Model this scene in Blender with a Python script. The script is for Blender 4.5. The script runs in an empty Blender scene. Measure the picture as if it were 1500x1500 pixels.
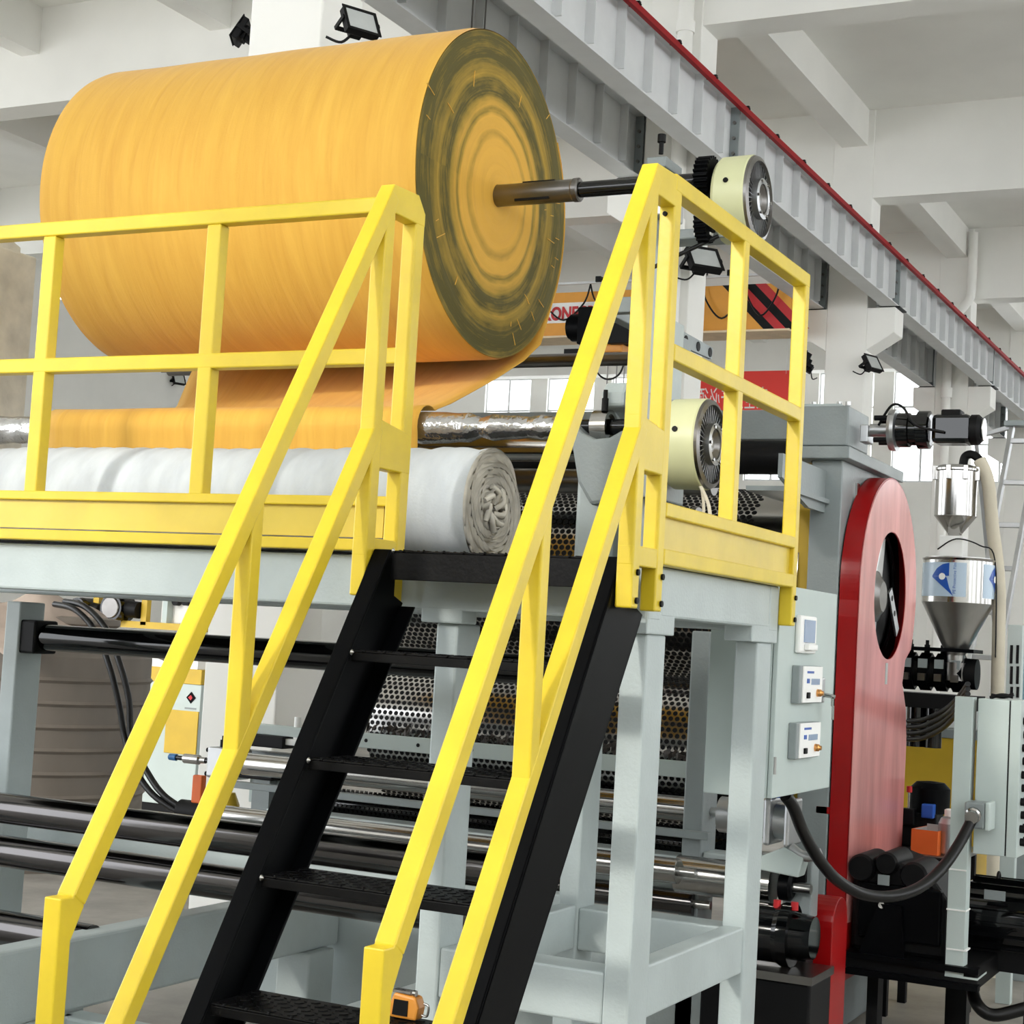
import bpy, math, random
from mathutils import Vector, Matrix
random.seed(7)
SC = bpy.context.scene
COL = SC.collection
R = math.radians
V = Vector

# ------------------------------------------------------------------ camera
F_PX = 2464.0
YAW, PITCH, ROLL = R(26.69), R(4.264), R(3.285)
_f = V((-math.sin(YAW) * math.cos(PITCH), math.cos(YAW) * math.cos(PITCH), math.sin(PITCH)))
_r = V((math.cos(YAW), math.sin(YAW), 0))
_u = _r.cross(_f)
CR = _r * math.cos(ROLL) + _u * math.sin(ROLL)
CU = -_r * math.sin(ROLL) + _u * math.cos(ROLL)
CF = _f
CP = V((1.71903, -4.39158, 1.71845))
cam_d = bpy.data.cameras.new('camera')
cam = bpy.data.objects.new('camera', cam_d)
COL.objects.link(cam)
cam_d.sensor_width = 36
cam_d.lens = F_PX * 36 / 1500
cam_d.clip_end = 200
m = Matrix((CR, CU, -CF)).transposed().to_4x4()
m.translation = CP
cam.matrix_world = m
SC.camera = cam

# ------------------------------------------------------------------ world, sun, exposure
world = bpy.data.worlds.new('world')
SC.world = world
world.use_nodes = True
bg = world.node_tree.nodes['Background']
bg.inputs[0].default_value = (0.93, 0.965, 1.0, 1)
bg.inputs[1].default_value = 4.15
sun_d = bpy.data.lights.new('sun', 'SUN')
sun_d.energy = 1.6
sun_d.angle = R(5)
sun_d.color = (1.0, 0.96, 0.88)
sun = bpy.data.objects.new('sun', sun_d)
COL.objects.link(sun)
sun.rotation_euler = V((-0.30, -1.0, 0.42)).to_track_quat('Z', 'Y').to_euler()
vs = SC.view_settings
vs.view_transform = 'Standard'
vs.look = 'None'
vs.gamma = 1
vs.exposure = 0.14
vs.use_curve_mapping = False

# ------------------------------------------------------------------ measuring: a picture direction met with a world plane
def ray(x, y):
    return CR * ((x - 750) / F_PX) - CU * ((y - 750) / F_PX) + CF
def PY(x, y, Y):
    r = ray(x, y); return CP + r * ((Y - CP.y) / r.y)
def PX(x, y, X):
    r = ray(x, y); return CP + r * ((X - CP.x) / r.x)
def PZ(x, y, Z):
    r = ray(x, y); return CP + r * ((Z - CP.z) / r.z)

# ------------------------------------------------------------------ materials
MATS = {}
def nt(name):
    mt = bpy.data.materials.new(name); mt.use_nodes = True
    t = mt.node_tree; return mt, t, t.nodes['Principled BSDF']
def paint(name, col, rough=0.45, metal=0.0, var=0.06, scale=6.0, bump=0.0, bscale=60, coat=0.0, stretch=None, spec=0.5):
    """painted / plain surface with faint colour mottling and optional fine relief"""
    mt, t, b = nt(name)
    b.inputs['Roughness'].default_value = rough
    b.inputs['Metallic'].default_value = metal
    b.inputs['Coat Weight'].default_value = coat
    b.inputs['Specular IOR Level'].default_value = spec
    tc = t.nodes.new('ShaderNodeTexCoord')
    mp = t.nodes.new('ShaderNodeMapping')
    if stretch: mp.inputs['Scale'].default_value = stretch
    t.links.new(tc.outputs['Object'], mp.inputs['Vector'])
    n = t.nodes.new('ShaderNodeTexNoise'); n.inputs['Scale'].default_value = scale; n.inputs['Detail'].default_value = 5
    t.links.new(mp.outputs[0], n.inputs['Vector'])
    rp = t.nodes.new('ShaderNodeValToRGB')
    c = V(col[:3])
    lo = c * (1 - var * 2); hi = c * (1 + var)
    rp.color_ramp.elements[0].position = 0.3; rp.color_ramp.elements[0].color = (*lo, 1)
    rp.color_ramp.elements[1].position = 0.7; rp.color_ramp.elements[1].color = (*hi, 1)
    t.links.new(n.outputs['Fac'], rp.inputs[0])
    t.links.new(rp.outputs[0], b.inputs['Base Color'])
    if bump > 0:
        n2 = t.nodes.new('ShaderNodeTexNoise'); n2.inputs['Scale'].default_value = bscale; n2.inputs['Detail'].default_value = 3
        t.links.new(mp.outputs[0], n2.inputs['Vector'])
        bp = t.nodes.new('ShaderNodeBump'); bp.inputs['Strength'].default_value = bump; bp.inputs['Distance'].default_value = 0.01
        t.links.new(n2.outputs['Fac'], bp.inputs['Height'])
        t.links.new(bp.outputs[0], b.inputs['Normal'])
    MATS[name] = mt
    return mt
def srgb(r, g, b):
    return tuple(((c / 255) / 12.92 if c / 255 <= 0.04045 else ((c / 255 + 0.055) / 1.055) ** 2.4) for c in (r, g, b))

YEL = paint('yellow_paint', srgb(222, 194, 44), 0.36, var=0.05, bump=0.06, bscale=40)
YELP = paint('yellow_sheet', srgb(218, 192, 74), 0.33, var=0.05, bump=0.25, bscale=7)
GREY = paint('machine_grey_paint', srgb(180, 190, 189), 0.42, var=0.04, bump=0.12, bscale=90)
GREYD = paint('darker_grey_paint', srgb(140, 148, 148), 0.4, var=0.05, bump=0.1, bscale=80)
CAB = paint('cabinet_enamel', srgb(188, 200, 196), 0.5, var=0.015, bump=0.05, bscale=200)
BLK = paint('black_paint', srgb(8, 9, 11), 0.4, var=0.1, spec=.06)
BLKG = paint('black_gloss', srgb(8, 9, 11), 0.07, var=0.1)
BLKP = paint('black_plastic', srgb(9, 9, 10), 0.55, var=0.1, spec=.2)
CHK = paint('black_tread_plate', srgb(12, 12, 13), 0.42, var=0.15, bump=0.1, spec=.12)
STEEL = paint('polished_steel', (0.50, 0.49, 0.475), 0.16, metal=1.0, var=0.04, scale=3)
STEELB = paint('brushed_steel', (0.5, 0.5, 0.49), 0.32, metal=1.0, var=0.08, scale=4)
STEELD = paint('dark_steel', (0.22, 0.21, 0.2), 0.3, metal=1.0, var=0.08)
ALU = paint('cast_aluminium', (0.52, 0.53, 0.54), 0.38, metal=1.0, var=0.08)
FOIL = paint('clear_film_over_steel', (0.6, 0.6, 0.6), 0.16, metal=0.9, var=0.15, scale=9, bump=0.9, bscale=22)
WHITE = paint('white_wall_paint', srgb(243, 242, 236), 0.8, var=0.02, scale=1.5, bump=0.05, bscale=4)
WHITEC = paint('white_ceiling_paint', srgb(243, 242, 236), 0.85, var=0.025, scale=1.0)
CRANE = paint('pale_grey_beam_paint', srgb(214, 216, 216), 0.5, var=0.02)
RED = paint('red_enamel', srgb(156, 5, 9), 0.3, var=0.05, spec=0.4)
REDP = paint('red_conductor', srgb(150, 4, 14), 0.6, spec=.2)
ORANGE = paint('crane_orange', srgb(232, 160, 50), 0.5, var=0.03)
REDL = paint('red_lettering', srgb(196, 24, 30), 0.5)
WHT = paint('white_lettering', srgb(245, 245, 242), 0.6, var=0.01)
SHEENR = paint('pink_painted_sheen', srgb(220, 146, 142), 0.2, var=0.12, scale=2.2, bump=0.35, bscale=3.0, stretch=(1, 3, .6))  # bright reflections on the red guard put into a pink base colour
PINK = paint('banner_cloth', srgb(255, 118, 110), 0.8, var=0.03)
CREAM = paint('brake_green_cream', srgb(206, 208, 164), 0.4, var=0.03)
TAN = paint('primed_tan_plate', srgb(226, 220, 204), 0.55, var=0.1, scale=9, bump=0.15, bscale=60)
TANK = paint('weathered_tank_plastic', srgb(116, 108, 99), 0.6, var=0.1, scale=3, stretch=(1, 1, 0.4))
CLOTHB = paint('dusty_sheet', srgb(176, 160, 148), 0.9, var=0.1, scale=3, bump=0.5, bscale=6)
BOXO = paint('orange_card', srgb(232, 108, 40), 0.5, var=0.05)
CARD = paint('grey_card', srgb(180, 180, 178), 0.8)
BLUE = paint('blue_plastic', srgb(40, 110, 170), 0.4)
DYEL = paint('machine_yellow', srgb(206, 170, 40), 0.45, var=0.04)
COPPER = paint('copper_knob', (0.75, 0.36, 0.12), 0.25, metal=1.0)
HOSE = paint('hose_rubber', srgb(12, 12, 12), 0.36, var=0.1, spec=.3)
ROLLB = paint('black_chrome', (0.105, 0.10, 0.10), 0.13, metal=1.0, var=0.03)
HOSEB = paint('beige_duct', srgb(206, 198, 178), 0.7, var=0.05, bump=0.3, bscale=14)
LBLUE = paint('pale_blue_wrap', srgb(150, 196, 214), 0.3, var=0.1)
ORT = paint('orange_tape_case', srgb(226, 150, 60), 0.4)
LABELB = paint('pale_blue_film', srgb(188, 208, 226), 0.22, var=0.02)
DBLUE = paint('deep_blue_print', srgb(30, 84, 176), 0.3)
SCREEN = paint('grey_screen', srgb(150, 168, 196), 0.15)
CHIP = paint('trim_scrap', srgb(60, 52, 46), 0.6, var=0.4, scale=30)
LAMPG = paint('lamp_glass', srgb(190, 194, 192), 0.12, var=0.05)

def mat_floor():
    mt, t, b = nt('concrete_floor')
    tc = t.nodes.new('ShaderNodeTexCoord')
    n1 = t.nodes.new('ShaderNodeTexNoise'); n1.inputs['Scale'].default_value = 1.3; n1.inputs['Detail'].default_value = 8; n1.inputs['Roughness'].default_value = 0.65
    t.links.new(tc.outputs['Object'], n1.inputs['Vector'])
    rp = t.nodes.new('ShaderNodeValToRGB')
    rp.color_ramp.elements[0].position = 0.3; rp.color_ramp.elements[0].color = (*srgb(130, 126, 120), 1)
    rp.color_ramp.elements[1].position = 0.72; rp.color_ramp.elements[1].color = (*srgb(184, 180, 172), 1)
    t.links.new(n1.outputs['Fac'], rp.inputs[0]); t.links.new(rp.outputs[0], b.inputs['Base Color'])
    b.inputs['Roughness'].default_value = 0.55
    return mt
FLOOR = mat_floor()

def mat_cloth_roll():
    mt, t, b = nt('yellow_nonwoven')
    tc = t.nodes.new('ShaderNodeTexCoord')
    mp = t.nodes.new('ShaderNodeMapping'); mp.inputs['Scale'].default_value = (9, 0.9, 0.9)
    t.links.new(tc.outputs['Object'], mp.inputs['Vector'])
    n = t.nodes.new('ShaderNodeTexNoise'); n.inputs['Scale'].default_value = 2.2; n.inputs['Detail'].default_value = 7; n.inputs['Roughness'].default_value = 0.6
    n.inputs['Distortion'].default_value = 0.4
    t.links.new(mp.outputs[0], n.inputs['Vector'])
    rp = t.nodes.new('ShaderNodeValToRGB')
    rp.color_ramp.elements[0].position = 0.25; rp.color_ramp.elements[0].color = (*srgb(212, 156, 50), 1)
    rp.color_ramp.elements[1].position = 0.75; rp.color_ramp.elements[1].color = (*srgb(230, 180, 68), 1)
    t.links.new(n.outputs['Fac'], rp.inputs[0]); t.links.new(rp.outputs[0], b.inputs['Base Color'])
    n2 = t.nodes.new('ShaderNodeTexNoise'); n2.inputs['Scale'].default_value = 160
    t.links.new(tc.outputs['Object'], n2.inputs['Vector'])
    ad = t.nodes.new('ShaderNodeMath'); ad.operation = 'MULTIPLY_ADD'; ad.inputs[1].default_value = 0.12
    t.links.new(n2.outputs['Fac'], ad.inputs[0]); t.links.new(n.outputs['Fac'], ad.inputs[2])
    bp = t.nodes.new('ShaderNodeBump'); bp.inputs['Strength'].default_value = 0.35; bp.inputs['Distance'].default_value = 0.012
    t.links.new(ad.outputs[0], bp.inputs['Height']); t.links.new(bp.outputs[0], b.inputs['Normal'])
    b.inputs['Roughness'].default_value = 0.75
    b.inputs['Sheen Weight'].default_value = 0.15
    return mt
ROLLY = mat_cloth_roll()

def mat_roll_end(Rr):
    """edges of wound layers: rings of grime on yellow; object origin is the axis"""
    mt, t, b = nt('wound_edge_yellow')
    L = t.links.new
    tc = t.nodes.new('ShaderNodeTexCoord')
    sp = t.nodes.new('ShaderNodeSeparateXYZ'); L(tc.outputs['Object'], sp.inputs[0])
    cb = t.nodes.new('ShaderNodeCombineXYZ'); L(sp.outputs['Y'], cb.inputs['X']); L(sp.outputs['Z'], cb.inputs['Y'])
    n0 = t.nodes.new('ShaderNodeTexNoise'); n0.inputs['Scale'].default_value = 3.2; n0.inputs['Detail'].default_value = 3; L(cb.outputs[0], n0.inputs['Vector'])
    ln = t.nodes.new('ShaderNodeVectorMath'); ln.operation = 'LENGTH'; L(cb.outputs[0], ln.inputs[0])
    rn = t.nodes.new('ShaderNodeMath'); rn.operation = 'DIVIDE'; rn.inputs[1].default_value = Rr * 1.055; L(ln.outputs['Value'], rn.inputs[0])
    wob = t.nodes.new('ShaderNodeMath'); wob.operation = 'MULTIPLY_ADD'; wob.inputs[1].default_value = 0.09; L(n0.outputs['Fac'], wob.inputs[0]); L(rn.outputs[0], wob.inputs[2])
    ramp = t.nodes.new('ShaderNodeValToRGB'); L(wob.outputs[0], ramp.inputs[0])
    e = ramp.color_ramp.elements
    pts = [(0.0, .04), (0.36, .04), (0.40, .34), (0.43, .08), (0.5, .10), (0.53, .6), (0.56, .2), (0.60, .4), (0.64, .95), (0.71, .85), (0.735, .45), (0.78, .6), (0.83, .95), (0.95, 1.0), (0.985, .55), (1.02, .12), (1.05, .05)]
    e[0].position, e[0].color = pts[0][0], (pts[0][1],) * 3 + (1,)
    e[1].position, e[1].color = 1.0, (pts[-1][1],) * 3 + (1,)
    for p, v in pts[1:-2]:
        k = e.new(min(p, 0.999)); k.color = (v, v, v, 1)
    # fine ring lines following the layers
    rl = t.nodes.new('ShaderNodeCombineXYZ')
    sc = t.nodes.new('ShaderNodeMath'); sc.operation = 'MULTIPLY'; sc.inputs[1].default_value = 60; L(rn.outputs[0], sc.inputs[0]); L(sc.outputs[0], rl.inputs['X'])
    n1 = t.nodes.new('ShaderNodeTexNoise'); n1.noise_dimensions = '3D'; n1.inputs['Scale'].default_value = 1.0; n1.inputs['Detail'].default_value = 4; L(rl.outputs[0], n1.inputs['Vector'])
    # angular blotches
    at = t.nodes.new('ShaderNodeMath'); at.operation = 'ARCTAN2'; L(sp.outputs['Z'], at.inputs[0]); L(sp.outputs['Y'], at.inputs[1])
    pc = t.nodes.new('ShaderNodeCombineXYZ'); a3 = t.nodes.new('ShaderNodeMath'); a3.operation = 'MULTIPLY'; a3.inputs[1].default_value = 1.6; L(at.outputs[0], a3.inputs[0]); L(a3.outputs[0], pc.inputs['X'])
    r7 = t.nodes.new('ShaderNodeMath'); r7.operation = 'MULTIPLY'; r7.inputs[1].default_value = 9; L(rn.outputs[0], r7.inputs[0]); L(r7.outputs[0], pc.inputs['Y'])
    n2 = t.nodes.new('ShaderNodeTexNoise'); n2.inputs['Scale'].default_value = 1.5; n2.inputs['Detail'].default_value = 6; n2.inputs['Roughness'].default_value = 0.65; L(pc.outputs[0], n2.inputs['Vector'])
    mul = t.nodes.new('ShaderNodeMath'); mul.operation = 'MULTIPLY'; L(ramp.outputs[0], mul.inputs[0])
    s2 = t.nodes.new('ShaderNodeMapRange'); s2.inputs[1].default_value = 0.3; s2.inputs[2].default_value = 0.62; s2.inputs[3].default_value = 0.78; s2.inputs[4].default_value = 1.35; L(n2.outputs['Fac'], s2.inputs[0]); L(s2.outputs[0], mul.inputs[1])
    s1 = t.nodes.new('ShaderNodeMapRange'); s1.inputs[1].default_value = 0.3; s1.inputs[2].default_value = 0.7; s1.inputs[3].default_value = 0.72; s1.inputs[4].default_value = 1.12; L(n1.outputs['Fac'], s1.inputs[0])
    mul2 = t.nodes.new('ShaderNodeMath'); mul2.operation = 'MULTIPLY'; mul2.use_clamp = True; L(mul.outputs[0], mul2.inputs[0]); L(s1.outputs[0], mul2.inputs[1])
    cr = t.nodes.new('ShaderNodeValToRGB'); L(mul2.outputs[0], cr.inputs[0])
    cr.color_ramp.elements[0].color = (*srgb(226, 172, 66), 1)
    cr.color_ramp.elements[1].color = (*srgb(84, 76, 26), 1)
    k = cr.color_ramp.elements.new(0.5); k.color = (*srgb(154, 126, 42), 1)
    L(cr.outputs[0], b.inputs['Base Color'])
    bp = t.nodes.new('ShaderNodeBump'); bp.inputs['Strength'].default_value = 0.3; bp.inputs['Distance'].default_value = 0.006
    L(n1.outputs['Fac'], bp.inputs['Height']); L(bp.outputs[0], b.inputs['Normal'])
    b.inputs['Roughness'].default_value = 0.8
    return mt

def mat_white_cloth():
    mt, t, b = nt('white_nonwoven')
    tc = t.nodes.new('ShaderNodeTexCoord')
    mp = t.nodes.new('ShaderNodeMapping'); mp.inputs['Scale'].default_value = (5, 2, 2)
    t.links.new(tc.outputs['Object'], mp.inputs['Vector'])
    n = t.nodes.new('ShaderNodeTexNoise'); n.inputs['Scale'].default_value = 2; n.inputs['Detail'].default_value = 6
    t.links.new(mp.outputs[0], n.inputs['Vector'])
    rp = t.nodes.new('ShaderNodeValToRGB')
    rp.color_ramp.elements[0].position = 0.3; rp.color_ramp.elements[0].color = (*srgb(186, 192, 197), 1)
    rp.color_ramp.elements[1].position = 0.7; rp.color_ramp.elements[1].color = (*srgb(212, 218, 222), 1)
    t.links.new(n.outputs['Fac'], rp.inputs[0]); t.links.new(rp.outputs[0], b.inputs['Base Color'])
    n2 = t.nodes.new('ShaderNodeTexNoise'); n2.inputs['Scale'].default_value = 120
    t.links.new(tc.outputs['Object'], n2.inputs['Vector'])
    bp = t.nodes.new('ShaderNodeBump'); bp.inputs['Strength'].default_value = 0.25; bp.inputs['Distance'].default_value = 0.004
    t.links.new(n2.outputs['Fac'], bp.inputs['Height']); t.links.new(bp.outputs[0], b.inputs['Normal'])
    b.inputs['Roughness'].default_value = 0.9
    return mt
WCLOTH = mat_white_cloth()
WEDGE = paint('wound_edge_white', srgb(196, 192, 182), 0.9, var=0.12, scale=16)

def mat_glass():
    mt = bpy.data.materials.new('window_glass'); mt.use_nodes = True
    t = mt.node_tree
    for n in list(t.nodes): t.nodes.remove(n)
    o = t.nodes.new('ShaderNodeOutputMaterial'); mx = t.nodes.new('ShaderNodeMixShader')
    tr = t.nodes.new('ShaderNodeBsdfTransparent'); gl = t.nodes.new('ShaderNodeBsdfGlossy'); gl.inputs['Roughness'].default_value = 0.05
    mx.inputs[0].default_value = 0.06
    t.links.new(tr.outputs[0], mx.inputs[1]); t.links.new(gl.outputs[0], mx.inputs[2]); t.links.new(mx.outputs[0], o.inputs[0])
    return mt
GLASS = mat_glass()
def mat_banner():
    mt, t, b = nt('thin_red_banner')
    b.inputs['Base Color'].default_value = (*srgb(255, 112, 104), 1); b.inputs['Roughness'].default_value = .8
    tr = t.nodes.new('ShaderNodeBsdfTranslucent'); tr.inputs[0].default_value = (*srgb(255, 120, 112), 1)
    mx = t.nodes.new('ShaderNodeMixShader'); mx.inputs[0].default_value = .5
    o = t.nodes['Material Output']
    t.links.new(b.outputs[0], mx.inputs[1]); t.links.new(tr.outputs[0], mx.inputs[2]); t.links.new(mx.outputs[0], o.inputs[0])
    return mt
PINK = mat_banner()
CREAMW = paint('cream_flange', srgb(232, 208, 172), 0.5)

# ------------------------------------------------------------------ mesh building
class MB:
    def __init__(s): s.v = []; s.f = []; s.sm = []
    def add(s, vs, fs, smooth=False):
        o = len(s.v); s.v += [tuple(v) for v in vs]
        for f in fs: s.f.append([i + o for i in f]); s.sm.append(smooth)
        return s
    def box(s, x0, x1, y0, y1, z0, z1):
        vs = [(x, y, z) for x in (x0, x1) for y in (y0, y1) for z in (z0, z1)]
        return s.add(vs, [(0, 1, 3, 2), (4, 6, 7, 5), (0, 4, 5, 1), (2, 3, 7, 6), (0, 2, 6, 4), (1, 5, 7, 3)])
    def beam(s, p0, p1, w, h, side=(1, 0, 0)):
        """rectangular bar; w across `side`, h across the remaining direction"""
        p0, p1 = V(p0), V(p1); d = (p1 - p0).normalized(); sd = V(side); sd = (sd - d * sd.dot(d)).normalized(); up = d.cross(sd)
        vs = []
        for p in (p0, p1):
            for a, b in ((-1, -1), (1, -1), (1, 1), (-1, 1)): vs.append(p + sd * (a * w / 2) + up * (b * h / 2))
        return s.add(vs, [(0, 1, 2, 3), (7, 6, 5, 4), (0, 4, 5, 1), (1, 5, 6, 2), (2, 6, 7, 3), (3, 7, 4, 0)])
    def lathe(s, prof, p0=(0, 0, 0), axis=(1, 0, 0), n=32, cap=True):
        """prof: (distance along axis, radius)"""
        p0 = V(p0); d = V(axis).normalized(); a = V((0, 0, 1)) if abs(d.z) < .9 else V((0, 1, 0)); e1 = d.cross(a).normalized(); e2 = d.cross(e1)
        for (t0, r0), (t1, r1) in zip(prof[:-1], prof[1:]):
            vs = []
            for t, r in ((t0, r0), (t1, r1)):
                for i in range(n):
                    an = 2 * math.pi * i / n; vs.append(p0 + d * t + (e1 * math.cos(an) + e2 * math.sin(an)) * r)
            s.add(vs, [(i, (i + 1) % n, n + (i + 1) % n, n + i) for i in range(n)], True)
        if cap:
            for (t, r), rev in ((prof[0], 1), (prof[-1], 0)):
                if r > 1e-6:
                    vs = [p0 + d * t + (e1 * math.cos(2 * math.pi * i / n) + e2 * math.sin(2 * math.pi * i / n)) * r for i in range(n)]
                    s.add(vs, [list(range(n))[::-1] if rev else list(range(n))])
        return s
    def cyl(s, p0, p1, r, r1=None, n=24):
        p0, p1 = V(p0), V(p1)
        return s.lathe([(0, r), ((p1 - p0).length, r if r1 is None else r1)], p0, p1 - p0, n)
    def prism(s, poly, axis, a, b):
        """poly of 2D points in the plane normal to axis, extruded from a to b"""
        def mk(p, c): return {'x': (c, p[0], p[1]), 'y': (p[0], c, p[1]), 'z': (p[0], p[1], c)}[axis]
        n = len(poly); vs = [mk(p, a) for p in poly] + [mk(p, b) for p in poly]
        return s.add(vs, [list(range(n))[::-1], list(range(n, 2 * n))] + [(i, (i + 1) % n, n + (i + 1) % n, n + i) for i in range(n)])
    def tube(s, pts, r, n=10, sub=6, closed=False):
        P = [V(p) for p in pts]; q = []
        m_ = len(P)
        for i in range(m_ - 1):
            a, b, c, d = P[max(i - 1, 0)], P[i], P[i + 1], P[min(i + 2, m_ - 1)]
            for k in range(sub):
                t = k / sub
                q.append(0.5 * ((2 * b) + (c - a) * t + (2 * a - 5 * b + 4 * c - d) * t * t + (3 * b - a - 3 * c + d) * t ** 3))
        q.append(P[-1]); vs = []; up = None
        for i, p in enumerate(q):
            d = (q[min(i + 1, len(q) - 1)] - q[max(i - 1, 0)]).normalized()
            if up is None: up = d.orthogonal().normalized()
            up = (up - d * up.dot(d)).normalized(); sd = d.cross(up)
            for k in range(n):
                an = 2 * math.pi * k / n; vs.append(p + (up * math.cos(an) + sd * math.sin(an)) * r)
        fs = [(i * n + k, i * n + (k + 1) % n, (i + 1) * n + (k + 1) % n, (i + 1) * n + k) for i in range(len(q) - 1) for k in range(n)]
        s.add(vs, fs, True)
        s.add(vs[:n], [list(range(n))[::-1]]); s.add(vs[-n:], [list(range(n))])
        return s
    def mesh(s, name):
        me = bpy.data.meshes.new(name); me.from_pydata(s.v, [], s.f); me.polygons.foreach_set('use_smooth', s.sm); me.update()
        return me

def link(name, me, mat, parent=None, loc=None, bevel=0.0):
    o = bpy.data.objects.new(name, me); COL.objects.link(o)
    if mat and not me.materials: me.materials.append(mat)
    if parent: o.parent = parent
    if loc is not None: o.location = loc
    if bevel:
        b = o.modifiers.new('bevel', 'BEVEL'); b.width = bevel; b.segments = 2; b.limit_method = 'ANGLE'; b.angle_limit = R(50)
    return o
def part(name, mb, mat, parent=None, bevel=0.0, loc=None):
    return link(name, mb.mesh(name), mat, parent, loc, bevel)
def tag(o, label, cat, group=None):
    o['label'] = label; o['category'] = cat
    if group: o['group'] = group
    return o
def thing(name, label, cat, group=None, loc=(0, 0, 0)):
    o = bpy.data.objects.new(name, None); COL.objects.link(o); o.location = loc; o.empty_display_size = 0.1
    return tag(o, label, cat, group)
def struct(name, mb, mat, label=None, bevel=0.0):
    o = part(name, mb, mat, None, bevel); o['kind'] = 'structure'
    if label: o['label'] = label; o['category'] = name.split('_')[0]
    return o
def rebase(root):
    """move a thing's Empty to the base of its parts, leaving the parts where they stand"""
    pts = []
    for c in root.children:
        if c.type == 'MESH': pts += [c.matrix_local @ V(b) for b in c.bound_box]
    if not pts: return root
    c = V(((min(p.x for p in pts) + max(p.x for p in pts)) / 2, (min(p.y for p in pts) + max(p.y for p in pts)) / 2, min(p.z for p in pts)))
    root.location = c
    for ch in root.children: ch.location = ch.location - c
    return root
def bolts(parent, pts, axis, r=0.008, h=0.006, mat=None, name='bolt', n=10):
    me = MB().cyl((0, 0, 0), V(axis).normalized() * h, r, n=n).mesh(name)
    for p in pts: link(name, me, mat or BLKP, parent, p)
def plate2d(name, outlines, thick, mat, parent=None, axis='x', at=0.0):
    """flat plate with holes: outlines are closed 2D loops (first outer, then holes) in the plane normal to axis, thickness from at to at+thick"""
    cu = bpy.data.curves.new(name, 'CURVE'); cu.dimensions = '2D'; cu.fill_mode = 'BOTH'; cu.extrude = thick / 2
    for lp in outlines:
        sp = cu.splines.new('POLY'); sp.points.add(len(lp) - 1); sp.use_cyclic_u = True
        for p, q in zip(sp.points, lp): p.co = (q[0], q[1], 0, 1)
    tmp = bpy.data.objects.new('tmp', cu); COL.objects.link(tmp)
    dg = bpy.context.evaluated_depsgraph_get()
    me = bpy.data.meshes.new_from_object(tmp.evaluated_get(dg)); me.name = name
    bpy.data.objects.remove(tmp); bpy.data.curves.remove(cu)
    mid = at + thick / 2
    M = {'x': Matrix(((0, 0, 1, mid), (1, 0, 0, 0), (0, 1, 0, 0), (0, 0, 0, 1))),
         'y': Matrix(((1, 0, 0, 0), (0, 0, -1, mid), (0, 1, 0, 0), (0, 0, 0, 1))),
         'z': Matrix(((1, 0, 0, 0), (0, 1, 0, 0), (0, 0, 1, mid), (0, 0, 0, 1)))}[axis]
    me.transform(M); me.materials.clear()
    return link(name, me, mat, parent)
def text_mesh(name, s, size, mat, parent, M, extrude=0.002, mirror=False, align='LEFT', spacing=1.0, bold=0.0):
    cu = bpy.data.curves.new(name, 'FONT'); cu.body = s; cu.size = size; cu.extrude = extrude; cu.align_x = align; cu.space_character = spacing; cu.offset = bold
    tmp = bpy.data.objects.new('tmp', cu); COL.objects.link(tmp)
    dg = bpy.context.evaluated_depsgraph_get()
    me = bpy.data.meshes.new_from_object(tmp.evaluated_get(dg)); me.name = name
    bpy.data.objects.remove(tmp); bpy.data.curves.remove(cu)
    if mirror: me.transform(Matrix.Diagonal((-1, 1, 1, 1)))
    me.transform(M); me.materials.clear()
    return link(name, me, mat, parent)
FACE_FRONT = Matrix(((1, 0, 0, 0), (0, 0, -1, 0), (0, 1, 0, 0), (0, 0, 0, 1)))   # text plane facing -Y
FACE_RIGHT = Matrix(((0, 0, 1, 0), (1, 0, 0, 0), (0, 1, 0, 0), (0, 0, 0, 1)))    # text plane facing +X
def circ(cy, cz, r, n=48, a0=0, a1=360):
    return [(cy + r * math.cos(R(a0 + (a1 - a0) * i / n)), cz + r * math.sin(R(a0 + (a1 - a0) * i / n))) for i in range(n if a1 - a0 == 360 else n + 1)]

# ================================================================== THE HALL
XC0, XC1 = -4.1, -3.6            # column line
COLY = [3.42 + 6.01 * k for k in range(5)]
SLAB = 8.4
struct('floor', MB().box(-30, 14, -14, 30, -0.12, 0), FLOOR, 'grey worn concrete factory floor')
struct('ceiling', MB().box(-18, 12, -8, 28.6, SLAB, SLAB + 0.2), WHITEC, 'white painted concrete ceiling slab')
for k, y in enumerate(COLY):
    o = part('column', MB().box(XC0, XC1, y, y + 0.42, 0, SLAB)
             .prism([(XC1, 5.42), (-3.26, 5.63), (-3.26, 5.94), (XC1, 5.94)], 'y', y, y + 0.42)
             .prism([(XC0, 5.42), (XC0, 5.94), (-4.44, 5.94), (-4.44, 5.63)], 'y', y, y + 0.42), WHITE, None, 0.01)
    o['kind'] = 'structure'
    o['label'] = ['white concrete column behind the yellow roll', 'white concrete column behind the top brake', 'white concrete column with bracket above the gear motor', 'white concrete column next beyond the gear motor', 'farthest white concrete column by the windows'][k]
    for nm, a, b, lab in (('trim', XC1, 12, 'white concrete cross beam over the near bay'), ('trim', -18, XC0, 'white concrete cross beam over the far bay')):
        struct(nm + '_%d' % (2 * k + (a < -10)), MB().box(a, b, y + 0.02, y + 0.40, 7.3, SLAB), WHITEC)['label'] = lab
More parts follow.
